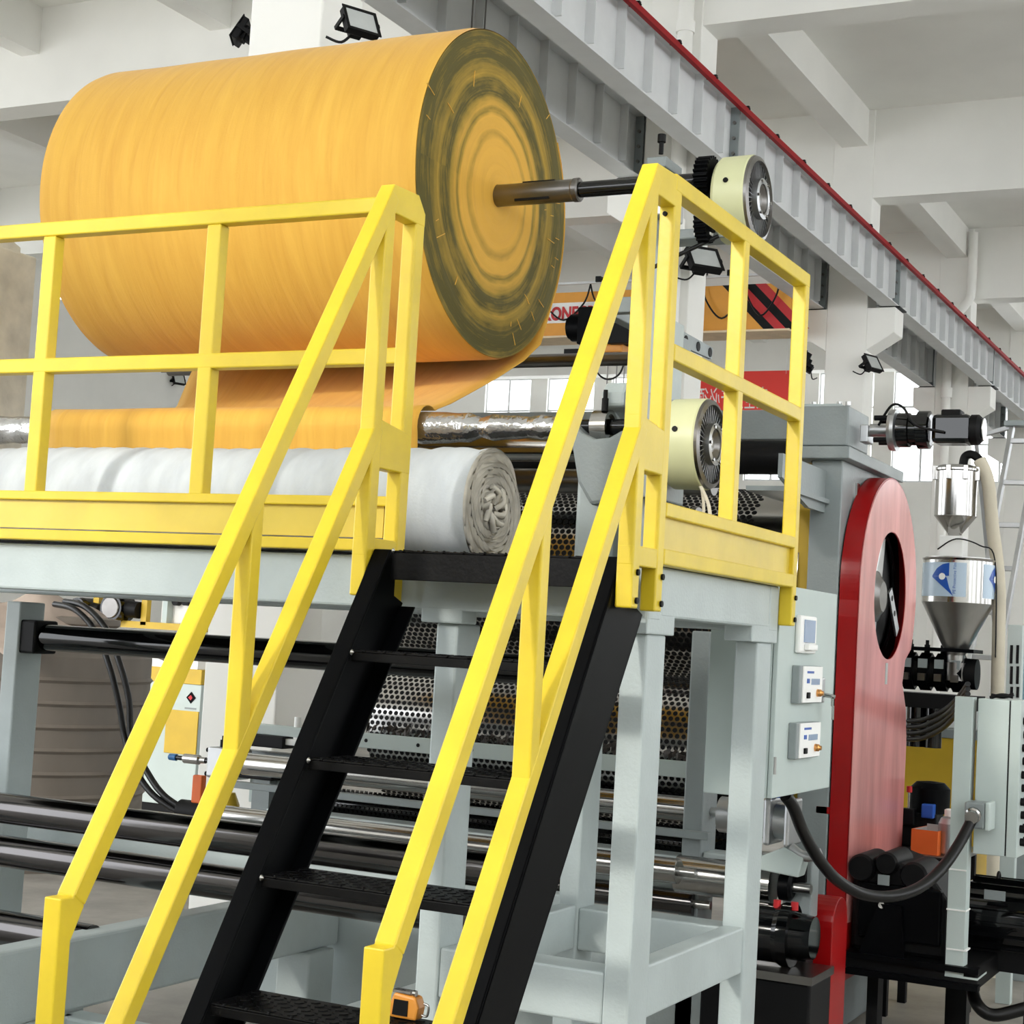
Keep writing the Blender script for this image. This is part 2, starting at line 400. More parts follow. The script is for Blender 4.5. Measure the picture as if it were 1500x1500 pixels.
for k in range(4):
    struct('trim_%d' % (20 + k), MB().box(-4.0, -3.68, COLY[k] + .42, COLY[k + 1], 7.95, SLAB), WHITEC)['label'] = 'white beam joining the column tops'
    for j, x in enumerate((-6.4, -8.97, -11.56, -14.1)):
        struct('trim_%d' % (30 + 4 * k + j), MB().box(x - .13, x + .13, COLY[k] + .40, COLY[k + 1] + .02, 7.87, SLAB), WHITEC)['label'] = 'white ceiling joist in the far bay'
struct('trim_60', MB().box(-4.0, -3.68, -8, COLY[0], 7.95, SLAB), WHITEC)
# far wall with a row of high windows
YW = 28.4
wz0, wz1, per, ww = 5.2, 7.42, 1.52, 1.12
xs = [-15.6 + per * k for k in range(17)]
wm = MB().box(-18, 12, YW, YW + .3, 0, wz0).box(-18, 12, YW, YW + .3, wz1, SLAB + .2)
edges = [-18] + [e for x in xs for e in (x, x + ww)] + [12]
for a, b in zip(edges[::2], edges[1::2]): wm.box(a, b, YW, YW + .3, wz0, wz1)
struct('wall_back', wm, WHITE, 'white far wall with high windows')
for k, x in enumerate(xs):
    w = MB()
    for a in (x, x + ww / 2, x + ww): w.box(a - .02, a + .02, YW + .08, YW + .13, wz0, wz1)
    for z in (wz0 + .02, wz0 + .75, wz0 + 1.5, wz1 - .02): w.box(x, x + ww, YW + .085, YW + .125, z - .018, z + .018)
    o = struct('window_%d' % (k + 1), w, CRANE)
    o['label'] = 'high window in the far wall'; o['group'] = 'far wall windows'
    part('pane', MB().box(x, x + ww, YW + .10, YW + .106, wz0, wz1), GLASS, o)
wl = MB().box(-18.3, -18, -1.5, 6, 0, 1.2).box(-18.3, -18, 6, 28.6, 0, 7.0).box(-18.3, -18, -1.5, 28.6, 7.6, 8.6)
for y in [-1.5 + 3.0 * k for k in range(11)]: wl.box(-18.3, -18, y, y + .6, 1.2 if y < 6 else 7.0, 7.6)
struct('wall_left', wl, WHITE, 'white side wall of the far bay')

# unseen walls added behind the camera and at right, openings shaped to limit light
wb = MB().box(-7.2, 12, -8.3, -8, 0, 3.7).box(-7.2, 12, -8.3, -8, 7.2, 8.6)
for x in [-7.2 + 3.2 * k for k in range(6)]: wb.box(x, x + .5, -8.3, -8, 3.7, 7.2)
wb.box(-9.2, -5.6, -8.3, -8, 0, 8.6)  # solid stretch added to keep the sun off the nearest column
struct('wall_front', wb, WHITE, 'unseen white wall behind the camera, window band shaped for the light')
wr = MB().box(12, 12.3, -8.3, 28.7, 0, 2.4).box(12, 12.3, -8.3, 28.7, 7.8, 8.6)
for y in [-8.3 + 4.0 * k for k in range(10)]: wr.box(12, 12.3, y, y + 1.7, 2.4, 7.8)
struct('wall_right', wr, WHITE, 'unseen white wall on the right, openings sized for the light')

# crane runway beams with stiffener plates
def crane_beam(xc, label, stiff_side):
    t = thing('crane_runway_beam', label, 'beam')
    y0, y1, z0, z1 = -1.2, 28.2, 5.955, 6.56
    part('web', MB().box(xc - .008, xc + .008, y0, y1, z0 + .012, z1 - .014), CRANE, t)
    part('bottom_flange', MB().box(xc - .1, xc + .1, y0, y1, z0, z0 + .013), CRANE, t)
    part('top_flange', MB().box(xc - .13, xc + .13, y0, y1, z1 - .016, z1), CRANE, t)
    part('rail', MB().box(xc - .03, xc + .03, y0, y1, z1, z1 + .06), STEELD, t)
    me = MB().box(.008, .085, -.006, .006, z0 + .07, z1 - .016).mesh('stiffener')
    y = y0 + .3
    while y < y1:
        link('stiffener', me, CRANE, t, (xc, y, 0)); y += 0.56
    ej = MB().box(-.09, .09, -.012, .012, z0, z1 - .016).mesh('joint_plate')
    bm_ = MB().cyl((0, 0, 0), (0, -.02, 0), .016, n=8).mesh('bolt')
    for yc in COLY:
        link('joint_plate', ej, GREYD, t, (xc, yc + .12, 0))
        for dz in (6.12, 6.26, 6.4): link('bolt', bm_, STEELD, t, (xc + .05, yc + .108, dz))
        part('bearing_pad', MB().box(xc - .12, xc + .12, yc + .03, yc + .38, 5.94, 5.955), BLK, t)
    return t
crane_beam(-3.335, 'near crane runway beam carrying the red conductor pipe', 1)
crane_beam(-4.25, 'far crane runway beam on the other side of the columns', 1)
t = thing('conductor_rail', 'thin red conductor rail clipped along the near crane beam', 'rail')
part('bar', MB().box(-3.205, -3.165, -1.2, 28.0, 6.475, 6.525), REDP, t)
me = MB().box(-.07, .03, -.01, .01, -.012, .0).box(-.02, .022, -.018, .018, -.002, .02).mesh('clip')
y = 0.1
while y < 28:
    link('clip', me, BLKP, t, (-3.185, y, 6.53)); y += .86

# overhead travelling crane in the far bay
t = thing('overhead_crane', 'orange overhead crane girder with red maker name and diagonal stripes', 'crane')
GY = 14.9
part('girder', MB().box(-10.9, -4.38, GY, GY + .4, 5.6, 6.17), ORANGE, t, 0.005)
part('lower_flange', MB().box(-10.9, -4.38, GY - .06, GY + .46, 5.575, 5.6), CREAMW, t)
part('festoon_track', MB().box(-10.9, -4.38, GY - .1, GY - .07, 6.25, 6.28), CRANE, t)
part('name_panel', MB().box(-8.35, -6.50, GY - .006, GY, 5.775, 6.035), WHT, t)
a = PY(795, 472, GY - .01); b = PY(918, 463, GY - .01)
n = text_mesh('lettering', 'KONECRANES', 0.235, REDL, t, Matrix.Translation((0, GY - .012, 5.815)) @ FACE_FRONT, 0.003, bold=.008)
xs_ = [v.co.x for v in n.data.vertices]; w0 = max(xs_) - min(xs_)
n.data.transform(Matrix.Translation((b.x, 0, 0)) @ Matrix.Diagonal(((b.x - a.x) / w0 * 1.0, 1, 1, 1)) @ Matrix.Translation((-max(xs_), 0, 0)))
for x0, mt_ in ((-5.27, BLKP), (-5.13, REDL), (-4.99, BLKP), (-4.85, REDL)):
    part('stripe', MB().prism([(x0, 6.17), (x0 + .14, 6.17), (x0 + .14 + .56, 5.6), (x0 + .56, 5.6)], 'y', GY - .005, GY), mt_, t)
cab = MB()
def loop(x0, x1, dip, top=6.24): return [(x0, GY - .1, top), (x0 + (x1 - x0) * .12, GY - .1, top - dip * .55), ((x0 + x1) / 2, GY - .1, top - dip), (x0 + (x1 - x0) * .88, GY - .1, top - dip * .55), (x1, GY - .1, top)]
for x0, x1, d in ((-5.5, -4.95, .5), (-4.95, -4.5, .48), (-7.0, -6.3, .4), (-7.7, -7.0, .45)): part('festoon_cable', MB().tube(loop(x0, x1, d), .012, 6), HOSE, t)
for x in (-5.5, -5.15, -4.5, -6.9): part('trolley', MB().box(x - .02, x + .05, GY - .14, GY - .04, 6.26, 6.33), BLKP, t)

t = thing('crane_hoist', 'black electric hoist hanging from the orange crane girder', 'hoist')
HY = 14.25
part('drum_housing', MB().box(-6.95, -6.35, HY - .25, HY + .25, 5.52, 5.98), BLK, t, .02)
part('motor', MB().cyl((-7.12, HY, 5.77), (-6.9, HY, 5.77), .17).cyl((-7.16, HY, 5.77), (-7.12, HY, 5.77), .14), BLK, t)
part('gearbox', MB().box(-6.36, -6.1, HY - .22, HY + .2, 5.6, 6.05), BLKG, t, .03)
part('control_box', MB().box(-6.5, -6.2, HY - .33, HY - .22, 5.5, 5.75), BLKP, t, .01)
part('lever', MB().cyl((-6.15, HY, 6.0), (-6.13, HY, 6.45), .025), BLKP, t)
part('hook_block', MB().box(-6.62, -6.36, HY - .2, HY + .1, 5.42, 5.52), ORT, t, .02)
part('end_stop', MB().box(-7.1, -6.8, HY - .26, HY - .2, 5.4, 5.46), BLKP, t)
for x in (-6.62, -6.5, -6.4): part('rope', MB().cyl((x, HY, 4.0), (x, HY, 5.45), .008, n=6), STEELD, t)
part('cable_loop', MB().tube([(-6.85, HY, 5.45), (-6.75, HY, 5.2), (-6.6, HY, 5.12), (-6.45, HY, 5.2), (-6.38, HY, 5.45)], .012, 6), HOSE, t)
for x in (-6.85, -6.25): part('hanger', MB().box(x - .03, x + .03, HY - .1, GY + .1, 5.98, 6.0).box(x - .03, x + .03, GY + .06, GY + .1, 5.76, 5.98).box(x - .03, x + .03, GY + .0, GY + .3, 5.73, 5.76), BLK, t)
for c_ in t.children: c_.location = (.16, 0, -.2)

# mirrored banner seen from behind
BY = 19.0
p0, p1 = PY(1012, 560, BY), PY(1124, 618, BY)
t = thing('banner', 'red cloth banner with white mirrored characters behind the side railing', 'banner')
part('cloth', MB().box(p0.x - .6, p1.x + .3, BY, BY + .01, p1.z - .25, p0.z + .15), PINK, t)
tm = text_mesh('lettering', '安全生产必须', 0.36, WHT, t, Matrix.Identity(4), 0.002, mirror=True)
xs_ = [v.co.x for v in tm.data.vertices]; pitch_px = 17.0
xa_, xb_ = PY(1022, 580, BY).x, PY(1022 + 6 * pitch_px, 580, BY).x
kx = (xb_ - xa_) / (max(xs_) - min(xs_))
tm.data.transform(Matrix.Translation((xa_, BY - .006, PY(1050, 597, BY).z)) @ FACE_FRONT @ Matrix.Diagonal((kx, 1, 1, 1)) @ Matrix.Translation((-min(xs_), 0, 0)))
for x in (p0.x - .55, p1.x + .25): part('cord', MB().cyl((x, BY + .005, p0.z + .1), (x, BY + .005, 8.4), .006, n=6), WHT, t)

# floodlights on the columns
def floodlight(pos, yaw, pitch, s, label):
    t = thing('floodlight', label, 'floodlight', 'floodlights on the columns', pos)
    t.rotation_euler = (pitch, 0, yaw)
    part('housing', MB().box(-.16 * s, .16 * s, -.02 * s, .05 * s, -.13 * s, .13 * s).box(-.1 * s, .1 * s, .05 * s, .09 * s, -.08 * s, .08 * s), BLKP, t, .006)
    part('rim', MB().box(-.17 * s, .17 * s, -.03 * s, -.02 * s, .11 * s, .14 * s).box(-.17 * s, .17 * s, -.03 * s, -.02 * s, -.14 * s, -.11 * s).box(-.17 * s, -.14 * s, -.03 * s, -.02 * s, -.11 * s, .11 * s).box(.14 * s, .17 * s, -.03 * s, -.02 * s, -.11 * s, .11 * s), BLKP, t)
    part('glass', MB().box(-.14 * s, .14 * s, -.024 * s, -.018 * s, -.11 * s, .11 * s), LAMPG, t)
    part('bracket', MB().box(-.185 * s, -.17 * s, -.02 * s, .12 * s, -.02 * s, .02 * s).box(.17 * s, .185 * s, -.02 * s, .12 * s, -.02 * s, .02 * s).box(-.185 * s, .185 * s, .12 * s, .14 * s, -.02 * s, .02 * s), BLKP, t)
    part('junction_box', MB().box(-.06 * s, .06 * s, .09 * s, .15 * s, -.06 * s, .03 * s), BLKP, t, .005)
    part('cable', MB().tube([(0, .12 * s, 0), (-.1 * s, .2 * s, -.08 * s), (-.22 * s, .24 * s, -.02 * s)], .008, 6), HOSE, t)
    return t
floodlight(PY(528, 33, 3.1), R(62), R(-28), .62, 'black floodlight on the right of the column above the yellow roll')
floodlight(PY(352, 46, 3.5), R(-60), R(-30), .55, 'black floodlight peeking out left of the column above the yellow roll')
floodlight(PY(1031, 380, 9.25), R(50), R(-35), .95, 'black floodlight below the top brake')
floodlight(PY(1281, 534, 15.4) + V((.0, -.08, 0)), R(70), R(-30), .8, 'black floodlight above the gear motor')
floodlight(PY(1196, 536, 15.6) + V((-.12, -.2, 0)), R(-70), R(-30), 1.0, 'black floodlight left of the column above the gear motor')
floodlight(PX(262, 556, -17.87), R(70), R(-25), .75, 'small black floodlight beyond the left railing')

# drain pipe on the fourth column
t = thing('drain_pipe', 'white drain pipe with an offset bend on a far column', 'pipe')
py = COLY[3] - .12
part('pipe', MB().tube([(XC1 + .02, py, 8.3), (XC1 + .02, py, 7.5), (XC1 - .02, py, 7.25), (-3.85, py, 6.95), (-3.9, py, 6.7), (-3.9, py, 4.5)], .07, 10, 3).cyl((-3.9, py, 4.6), (-3.9, py, .02), .07), WHITE, t)
part('collar', MB().cyl((-3.9, py, 5.75), (-3.9, py, 5.9), .085), WHITE, t)
t = thing('drain_pipe', 'white drain pipe running down the column behind the roll shaft', 'pipe')
part('pipe', MB().cyl((-3.72, COLY[1] - .1, .02), (-3.72, COLY[1] - .1, 8.3), .07), WHITE, t)
for z in (5.4, 7.2): part('collar', MB().cyl((-3.72, COLY[1] - .1, z), (-3.72, COLY[1] - .1, z + .1), .085), WHITE, t)
# bare suspension rods hanging over the roll
for k, x in enumerate((644, 692, 711)):
    p = PY(x, 20, 6.0)
    tag(part('hanging_wire', MB().cyl((p.x, p.y, 4.2), (p.x, p.y, 8.4), .007, n=6), STEELD), ('leftmost', 'middle', 'rightmost')[k] + ' of three thin wires hanging behind the top of the yellow roll', 'wire', 'hanging wires')

# ================================================================== PLATFORM, RAILINGS, STAIR
T = .05                                    # tube width of the railings
# ---- grey platform frame
t = thing('work_platform', 'light grey steel work platform frame under the yellow railings', 'platform')
XF = -.045                                 # outer side face
part('front_beam', MB().box(-3.6, XF, .0, .1, 1.787, 1.945), GREY, t, .008)
part('rear_beam', MB().box(-3.6, XF, 1.1, 1.2, 1.787, 1.945), GREY, t, .008)
part('side_beam', MB().box(XF - .1, XF, .1, 1.1, 1.80, 1.945), GREY, t, .008)
for x in (-1.0, -1.9, -2.8): part('joist', MB().box(x, x + .06, .1, 1.1, 1.82, 1.94), GREY, t)
part('deck', MB().box(-3.6, XF, .0, 1.2, 1.945, 1.951), CHK, t)
# gussets below the beams at each pillar
part('gusset', MB().box(-.775, -.635, .001, .1, 1.75, 1.80), GREY, t, .006)
part('gusset', MB().box(-.21, XF - .101, .001, .099, 1.75, 1.80), GREY, t, .004)
for y0, y1 in ((.0008, .215), (.93, 1.199)): part('gusset', MB().box(XF - .1, XF - .001, y0, y1, 1.75, 1.815), GREY, t, .004)
for x0, x1, y0, y1 in ((-.135, XF - .01, .03, .175), (-.135, XF - .01, 1.02, 1.17), (-.735, -.66, .03, .175), (-.735, -.66, 1.02, 1.17), (-3.36, -3.28, 1.02, 1.17), (-3.58, -3.5, .03, .175)):
    part('leg', MB().box(x0, x1, y0, y1, .012, 1.751), GREY, t, .007)
    part('foot_plate', MB().box(x0 - .05, x1 + .05, y0 - .04, y1 + .04, 0, .012), GREY, t)
for y0, y1, x0, x1 in ((.035, .165, -.66, -.135), (1.03, 1.16, -.66, -.135)):
    part('lower_beam', MB().box(x0, x1, y0, y1, .655, .8), GREY, t, .007)
for x0, x1 in ((-.13, XF - .015), (-.73, -.665)):
    part('lower_beam', MB().box(x0, x1, .175, 1.02, .66, .81), GREY, t, .007)
part('lower_beam', MB().box(-.135, -.055, .175, 1.02, .28, .40), GREY, t, .007)
rebase(t)

def tube_bar(mb, p0, p1, side=(1, 0, 0), w=T, h=T): return mb.beam(p0, p1, w, h, side)
YR = -.035                                 # centre plane of the front railing
RAILZ = 3.02
# ---- front railing
t = thing('front_railing', 'long yellow steel railing with kick plate in front of the yellow roll', 'railing')
xe = -.862
part('top_rail', MB().beam((-3.6, YR, RAILZ), (xe - .05, YR, RAILZ), T, T, (0, 1, 0)), YEL, t, .005)
part('mid_rail', MB().beam((-3.6, YR, 2.548), (xe, YR, 2.548), T, T, (0, 1, 0)), YEL, t, .005)
for x in (-2.285, -1.595, -3.0):
    part('post', MB().box(x - .027, x + .027, YR - T / 2 + .0008, YR + T / 2 - .0008, 2.115, RAILZ - T / 2), YEL, t, .005)
part('kick_plate', MB().box(-3.6, -.9, YR - .006, YR + .006, 1.995, 2.095), YELP, t)
part('kick_rail', MB().beam((-3.6, YR, 2.105), (-.87, YR, 2.105), T, .03, (0, 1, 0)), YEL, t, .004)
part('kick_rail', MB().beam((-3.6, YR, 1.972), (-.87, YR, 1.972), T, .035, (0, 1, 0)), YEL, t, .004)
part('end_post', MB().box(xe - .025, xe + .025, YR - T / 2 - .0006, YR + T / 2 + .0006, 1.80, 2.985), YEL, t, .005)
rebase(t)
# ---- side railing (right end)
t = thing('side_railing', 'yellow steel railing with kick plate closing the right end of the platform', 'railing')
xs0 = -T / 2
part('top_rail', MB().beam((xs0, -.06, RAILZ), (xs0, 1.25, RAILZ), T, T, (1, 0, 0)), YEL, t, .005)
part('mid_rail', MB().beam((xs0, -.01, 2.545), (xs0, 1.21, 2.545), T, T, (1, 0, 0)), YEL, t, .005)
part('corner_post', MB().box(-T + .0012, -.0012, YR - T / 2, YR + T / 2, 1.813, RAILZ - .02), YEL, t, .005)
part('end_post', MB().box(-T + .0006, -.0006, 1.205, 1.249, 1.813, RAILZ - .02), YEL, t, .005)
part('post', MB().box(-T + .0008, -.0008, .545, .595, 2.11, RAILZ - .02), YEL, t, .005)
part('kick_plate', MB().box(-.03, -.018, -.01, 1.21, 1.985, 2.085), YELP, t)
part('kick_rail', MB().box(-T, 0, -.01, 1.21, 2.08, 2.12), YEL, t, .004)
part('kick_rail', MB().box(-T, 0, -.01, 1.21, 1.945, 1.99), YEL, t, .004)
bolts(t, [(0, YR + .012, 1.91), (0, YR + .012, 1.835), (0, 1.235, 1.91), (0, 1.235, 1.835)], (1, 0, 0), .009)
bolts(t, [(-.03, -.06, 2.93)], (0, -1, 0), .007)
rebase(t)
# ---- stair handrails
SL = (3.035 - 1.085) / (1.388 - .202)       # slope of the flight
def handrail(xr, label):
    t = thing('stair_handrail', label, 'handrail')
    xc = xr - T / 2
    tz = lambda y: 3.035 + (y + .202) * SL     # upper front edge of the handrail at depth y
    n = V((0, -SL, 1)).normalized()
    off = T / 2
    # inclined handrail
    d = V((0, 1, SL)).normalized(); nn = V((0, -SL, 1)).normalized(); nn = V((0, -d.z, d.y))
    hA = V((xc, -.202, 3.035)) - nn * off; hB = V((xc, -1.388, 1.085)) - nn * off
    part('handrail', MB().beam(hB + d * .0, hA - d * .02, T, T), YEL, t, .005)
    part('top_plate', MB().prism([(-.202, 3.035), (-.235, 2.98), (-.225, 2.95), (-.01, 2.95), (-.01, 2.99), (-.055, 3.04)], 'x', xr - T + .001, xr - .001), YEL, t, .004)
    part('foot_post', MB().prism([(-1.428, .02), (-1.384, .02), (-1.384, .985), (-1.345, 1.06), (-1.383, 1.09), (-1.388, 1.083), (-1.428, 1.083)], 'x', xr - T + .001, xr - .001), YEL, t, .004)
    # upper post beside the railing post, joined by a plate half-way up
    part('upper_post', MB().box(xr - T + .0005, xr - .0005, -.2345, -.185, 1.815, 2.98), YEL, t, .005)
    part('joining_plate', MB().prism([(-.235, 2.19), (-.01, 2.19), (-.01, 2.31), (-.235, 2.34)], 'x', xr - T + .0015, xr - .0015), YEL, t, .004)
    part('joining_plate', MB().prism([(-.235, 1.93), (-.06, 1.93), (-.06, 1.985), (-.235, 1.985)], 'x', xr - T + .0015, xr - .0015), YEL, t, .004)
    # lower inclined rail
    lA = V((xc, -.22, 2.325)) - nn * off; yb = -1.43; lB = V((xc, yb, 2.325 + (yb + .22) * 1.61)) - nn * off
    part('lower_rail', MB().beam(lB, lA, T, T), YEL, t, .005)
    # short strut between the two inclined rails
    part('strut', MB().box(xr - T + .0008, xr - .0008, -.80, -.752, 1.37, 2.05), YEL, t, .005)
    bolts(t, [(xr, -.205, 1.912), (xr, -.205, 1.836)], (1, 0, 0), .009)
    return rebase(t)
handrail(0, 'yellow stair handrail on the right of the black steps')
handrail(-.835, 'yellow stair handrail on the left of the black steps')
# ---- stair
t = thing('staircase', 'steep black steel stair with chequer plate treads', 'stairs')
S2 = 1.592
XL0, XL1, XR0, XR1 = -.833, -.778, -.108, -.052
def stringer(x0, x1, web_x):
    yt, zt = -.195, 1.953
    yb = yt - (zt - .0) / S2
    dpt = .185                                   # horizontal depth
    prof = [(yt, zt), (yt + .12, zt), (yt + .12, zt - .13), (yt + dpt - .01, zt - .15), (yb + dpt, .0), (yb, .0)]
    mb = MB().prism(prof, 'x', web_x, web_x + .008)
    d = V((0, 1, S2)).normalized()
    # front flange and rear flange of the channel
    mb.prism([(yt, zt), (yt + .012, zt), (yb + .012, 0), (yb, 0)], 'x', x0, x1)
    mb.prism([(yt + dpt - .012 - .015, zt - .16), (yt + dpt - .015, zt - .16), (yb + dpt, 0), (yb + dpt - .012, 0)], 'x', x0, x1)
    return mb
part('stringer', stringer(XL0, XL1, XL0), BLK, t, .003)
part('stringer', stringer(XR0, XR1, XR1 - .008), BLK, t, .003)
rise, run = .2925, .1837
lug = MB().prism([(-.016, -.006), (0, -.010), (.016, .006), (0, .010)], 'z', 0, .0022).mesh('lug')
for k in range(7):
    z = 1.951 - rise * k; yf = -.185 - run * k
    dep = .2 if k else .19
    tr = part('tread', MB().box(XL1, XR0, yf, yf + dep, z - .006, z).box(XL1, XR0, yf, yf + .006, z - (.03 if k else .085), z - .006).box(XL1, XR0, yf + dep - .006, yf + dep, z - .03, z - .006), CHK, t, .002)
    # raised chequer lugs of the tread, joined
    mb = MB()
    for i in range(22):
        for j in range(6):
            x = XL1 + .02 + i * .03; y = yf + .015 + j * .03
            s_ = 1 if (i + j) % 2 else -1
            if x > XR0 - .015 or y > yf + dep - .01: continue
            c, sn = math.cos(R(45 * s_)), math.sin(R(45 * s_))
            mb.add([(x + a * c - b * sn, y + a * sn + b * c, z + h) for h in (0, .0022) for a, b in ((-.012, 0), (0, -.0045), (.012, 0), (0, .0045))], [(4, 5, 6, 7), (0, 1, 5, 4), (1, 2, 6, 5), (2, 3, 7, 6), (3, 0, 4, 7)])
    for i in range(10): mb.cyl((XL1 + .04 + i * .066, yf - .002, z - .004), (XL1 + .04 + i * .066, yf + .002, z + .002), .004, n=6)
    lg = part('lugs', mb, CHK, tr); lg['kind'] = 'stuff'
part('weld', MB().lathe([(0, .001), (.006, .008), (.012, .001)], (XL1 + .0, -.188, 1.95), (1, 0, 0), 8), STEELB, t)
for k in (1, 2, 3): part('weld', MB().lathe([(0, .001), (.007, .009), (.014, .001)], (XL1 - .004, -.19 - run * k, 1.951 - rise * k - .006), (1, 0, 0), 8), STEELB, t)
rebase(t)
# ---- tape measure on the lowest visible tread
p = PZ(590, 1493, 1.951 - rise * 4 + .0025)
t = thing('tape_measure', 'orange and black tape measure lying on a stair tread', 'tape measure')
part('case', MB().prism([(-.04, 0), (.035, 0), (.04, .03), (.03, .055), (-.03, .06), (-.042, .03)], 'y', 0, .04), ORT, t, .006)
part('side_panel', MB().prism([(-.03, .008), (.012, .008), (.012, .045), (-.026, .045)], 'y', -.003, 0), BLKP, t)
part('clip', MB().box(-.035, .015, .004, .03, .06, .066).cyl((.02, .01, .063), (.028, .01, .063), .008, n=8), STEEL, t)
part('hook', MB().tube([(.04, .02, .012), (.055, .02, .012), (.058, .02, .035), (.045, .02, .04)], .003, 6), STEELB, t)
t.location = p

# ================================================================== ROLLS ON THE PLATFORM
RX0, RX1, RYC, RZC, RR = -3.155, -1.369, 1.45, 3.4706, .652
t = thing('fabric_roll', 'huge yellow non-woven fabric roll with grimy ringed end', 'fabric roll')
def roll_body(x0, x1, r, amp, nx=60, na=128, seed=0):
    rnd = random.Random(seed); ph = [(rnd.uniform(0, 6), rnd.uniform(0, 6), rnd.uniform(2, 14), rnd.randint(1, 3)) for _ in range(10)]
    vs = []
    for i in range(nx + 1):
        x = x0 + (x1 - x0) * i / nx
        for k in range(na):
            a = 2 * math.pi * k / na
            dr = sum(math.sin(p[0] + x * p[2] + math.sin(a * p[3] + p[1]) * .8) for p in ph) / 10 * amp
            e = min(i, nx - i) / nx * (x1 - x0)
            if e < .012: dr -= .006 * (1 - e / .012)
            vs.append((x, (r + dr) * math.cos(a), (r + dr) * math.sin(a)))
    fs = [(i * na + k, i * na + (k + 1) % na, (i + 1) * na + (k + 1) % na, (i + 1) * na + k) for i in range(nx) for k in range(na)]
    return MB().add(vs, [f[::-1] for f in fs], True)
part('wound_fabric', roll_body(0, RX1 - RX0, RR, .004, seed=3), ROLLY, t)
ENDM = mat_roll_end(RR)
mb = MB()
na, rings = 128, 26
vs = []
for i in range(rings + 1):
    rr = .045 + (RR - .0085 - .045) * i / rings
    for k in range(na):
        a = 2 * math.pi * k / na
        vs.append(((.004 * math.sin(rr * 90 + math.sin(a * 2) * .6) + .012 * (1 - rr / RR)) * (1 if i < rings else 0), rr * math.cos(a), rr * math.sin(a)))
mb.add(vs, [(i * na + k, (i + 1) * na + k, (i + 1) * na + (k + 1) % na, i * na + (k + 1) % na) for i in range(rings) for k in range(na)], True)
o = part('roll_end', mb, ENDM, t, loc=(RX1 - RX0, 0, 0))
o2 = part('roll_end', MB().cyl((-.002, 0, 0), (.004, 0, 0), RR - .009, n=96), ENDM, t)
# small nicks and loose threads on the end
for k in range(26):
    a = random.uniform(-1.3, 1.3) + (0 if k % 3 else 3.1); rr = random.uniform(.42, .62)
    l = random.uniform(.02, .06); c, s_ = math.cos(a), math.sin(a)
    p = V((.006, rr * c, rr * s_)); q = V((.010, (rr + l) * c + random.uniform(-.02, .02), (rr + l) * s_))
    part('thread', MB().beam(p, q, .0025, .0025, (1, 0, 0)), ROLLY, t, loc=(RX1 - RX0, 0, 0))
# web leaving the back of the roll, sagging forward over the lower roller
path = []
for k in range(9):
    a = R(35 - 65 * k / 8); path.append((RYC + (RR + .003) * math.cos(a), RZC + (RR + .003) * math.sin(a)))
path += [(1.93, 2.955), (1.78, 2.86), (1.55, 2.752), (1.35, 2.668), (1.18, 2.598), (1.08, 2.565)]
LRY, LRZ, LRR = 1.02, 2.478, .058
for k in range(10):
    a = R(60 + 140 * k / 9); path.append((LRY + (LRR + .028) * math.cos(a), LRZ + (LRR + .028) * math.sin(a)))
path += [(.945, 2.40), (.955, 2.30), (.97, 2.15), (.99, 1.96)]
pathL = list(path)
pathL[9:15] = [(1.955, 2.965), (1.885, 2.87), (1.80, 2.70), (1.62, 2.56), (1.38, 2.50), (1.14, 2.535)]
vs = []; nx = 24
for i in range(nx + 1):
    x = i / nx * (RX1 - RX0); u = (i / nx) ** .7
    for j, ((y, z), (yl, zl)) in enumerate(zip(path, pathL)):
        w = .006 * math.sin(x * 9 + j * .5) * (1 if 9 <= j <= 14 else .2)
        vs.append((x, y * u + yl * (1 - u) - RYC, z * u + zl * (1 - u) - RZC + w))
npth = len(path)
o = part('loose_web', MB().add(vs, [(i * npth + j, i * npth + j + 1, (i + 1) * npth + j + 1, (i + 1) * npth + j) for i in range(nx) for j in range(npth - 1)], True), ROLLY, t)
sd = o.modifiers.new('solid', 'SOLIDIFY'); sd.thickness = .003
t.location = (RX0, RYC, RZC)

# shaft through the roll
t = thing('unwind_shaft', 'steel and black shaft through the big yellow roll', 'shaft')
xb = -.6
part('sleeve', MB().lathe([(0, .044), (.36, .044), (.365, .047), (.385, .047), (.39, .04)], (RX1 - .02, RYC, RZC), (1, 0, 0), 32), STEELD, t)
part('key_strip', MB().box(RX1 + .1, RX1 + .25, RYC - .035, RYC - .028, RZC - .036, RZC - .022), BLKP, t)
part('key_strip', MB().box(RX1 + .12, RX1 + .26, RYC - .012, RYC + .006, RZC + .04, RZC + .047), BLKP, t)
part('journal', MB().cyl((RX1 + .36, RYC, RZC), (-.33, RYC, RZC), .031), BLKG, t)
part('journal', MB().cyl((-3.7, RYC, RZC), (RX0 + .02, RYC, RZC), .031), BLKG, t)
part('bearing', MB().cyl((-.70, RYC, RZC), (-.655, RYC, RZC), .055).cyl((-.655, RYC, RZC), (-.65, RYC, RZC), .045), STEEL, t)

def gear(t, x, y, z, r, w, teeth, mat):
    mb = MB(); pts = []
    for i in range(teeth * 4):
        a = 2 * math.pi * i / (teeth * 4); rr = r if (i % 4) in (0, 1) else r * .88
        pts.append((y + rr * math.cos(a), z + rr * math.sin(a)))
    g = part('gear', mb.prism(pts, 'x', x, x + w), mat, t)
    part('gear_hub', MB().cyl((x + w, y, z), (x + w + .012, y, z), r * .45).cyl((x + w + .012, y, z), (x + w + .04, y, z), r * .22), BLKP, g)
gear(t, -.505, RYC, RZC, .09, .055, 26, BLK)

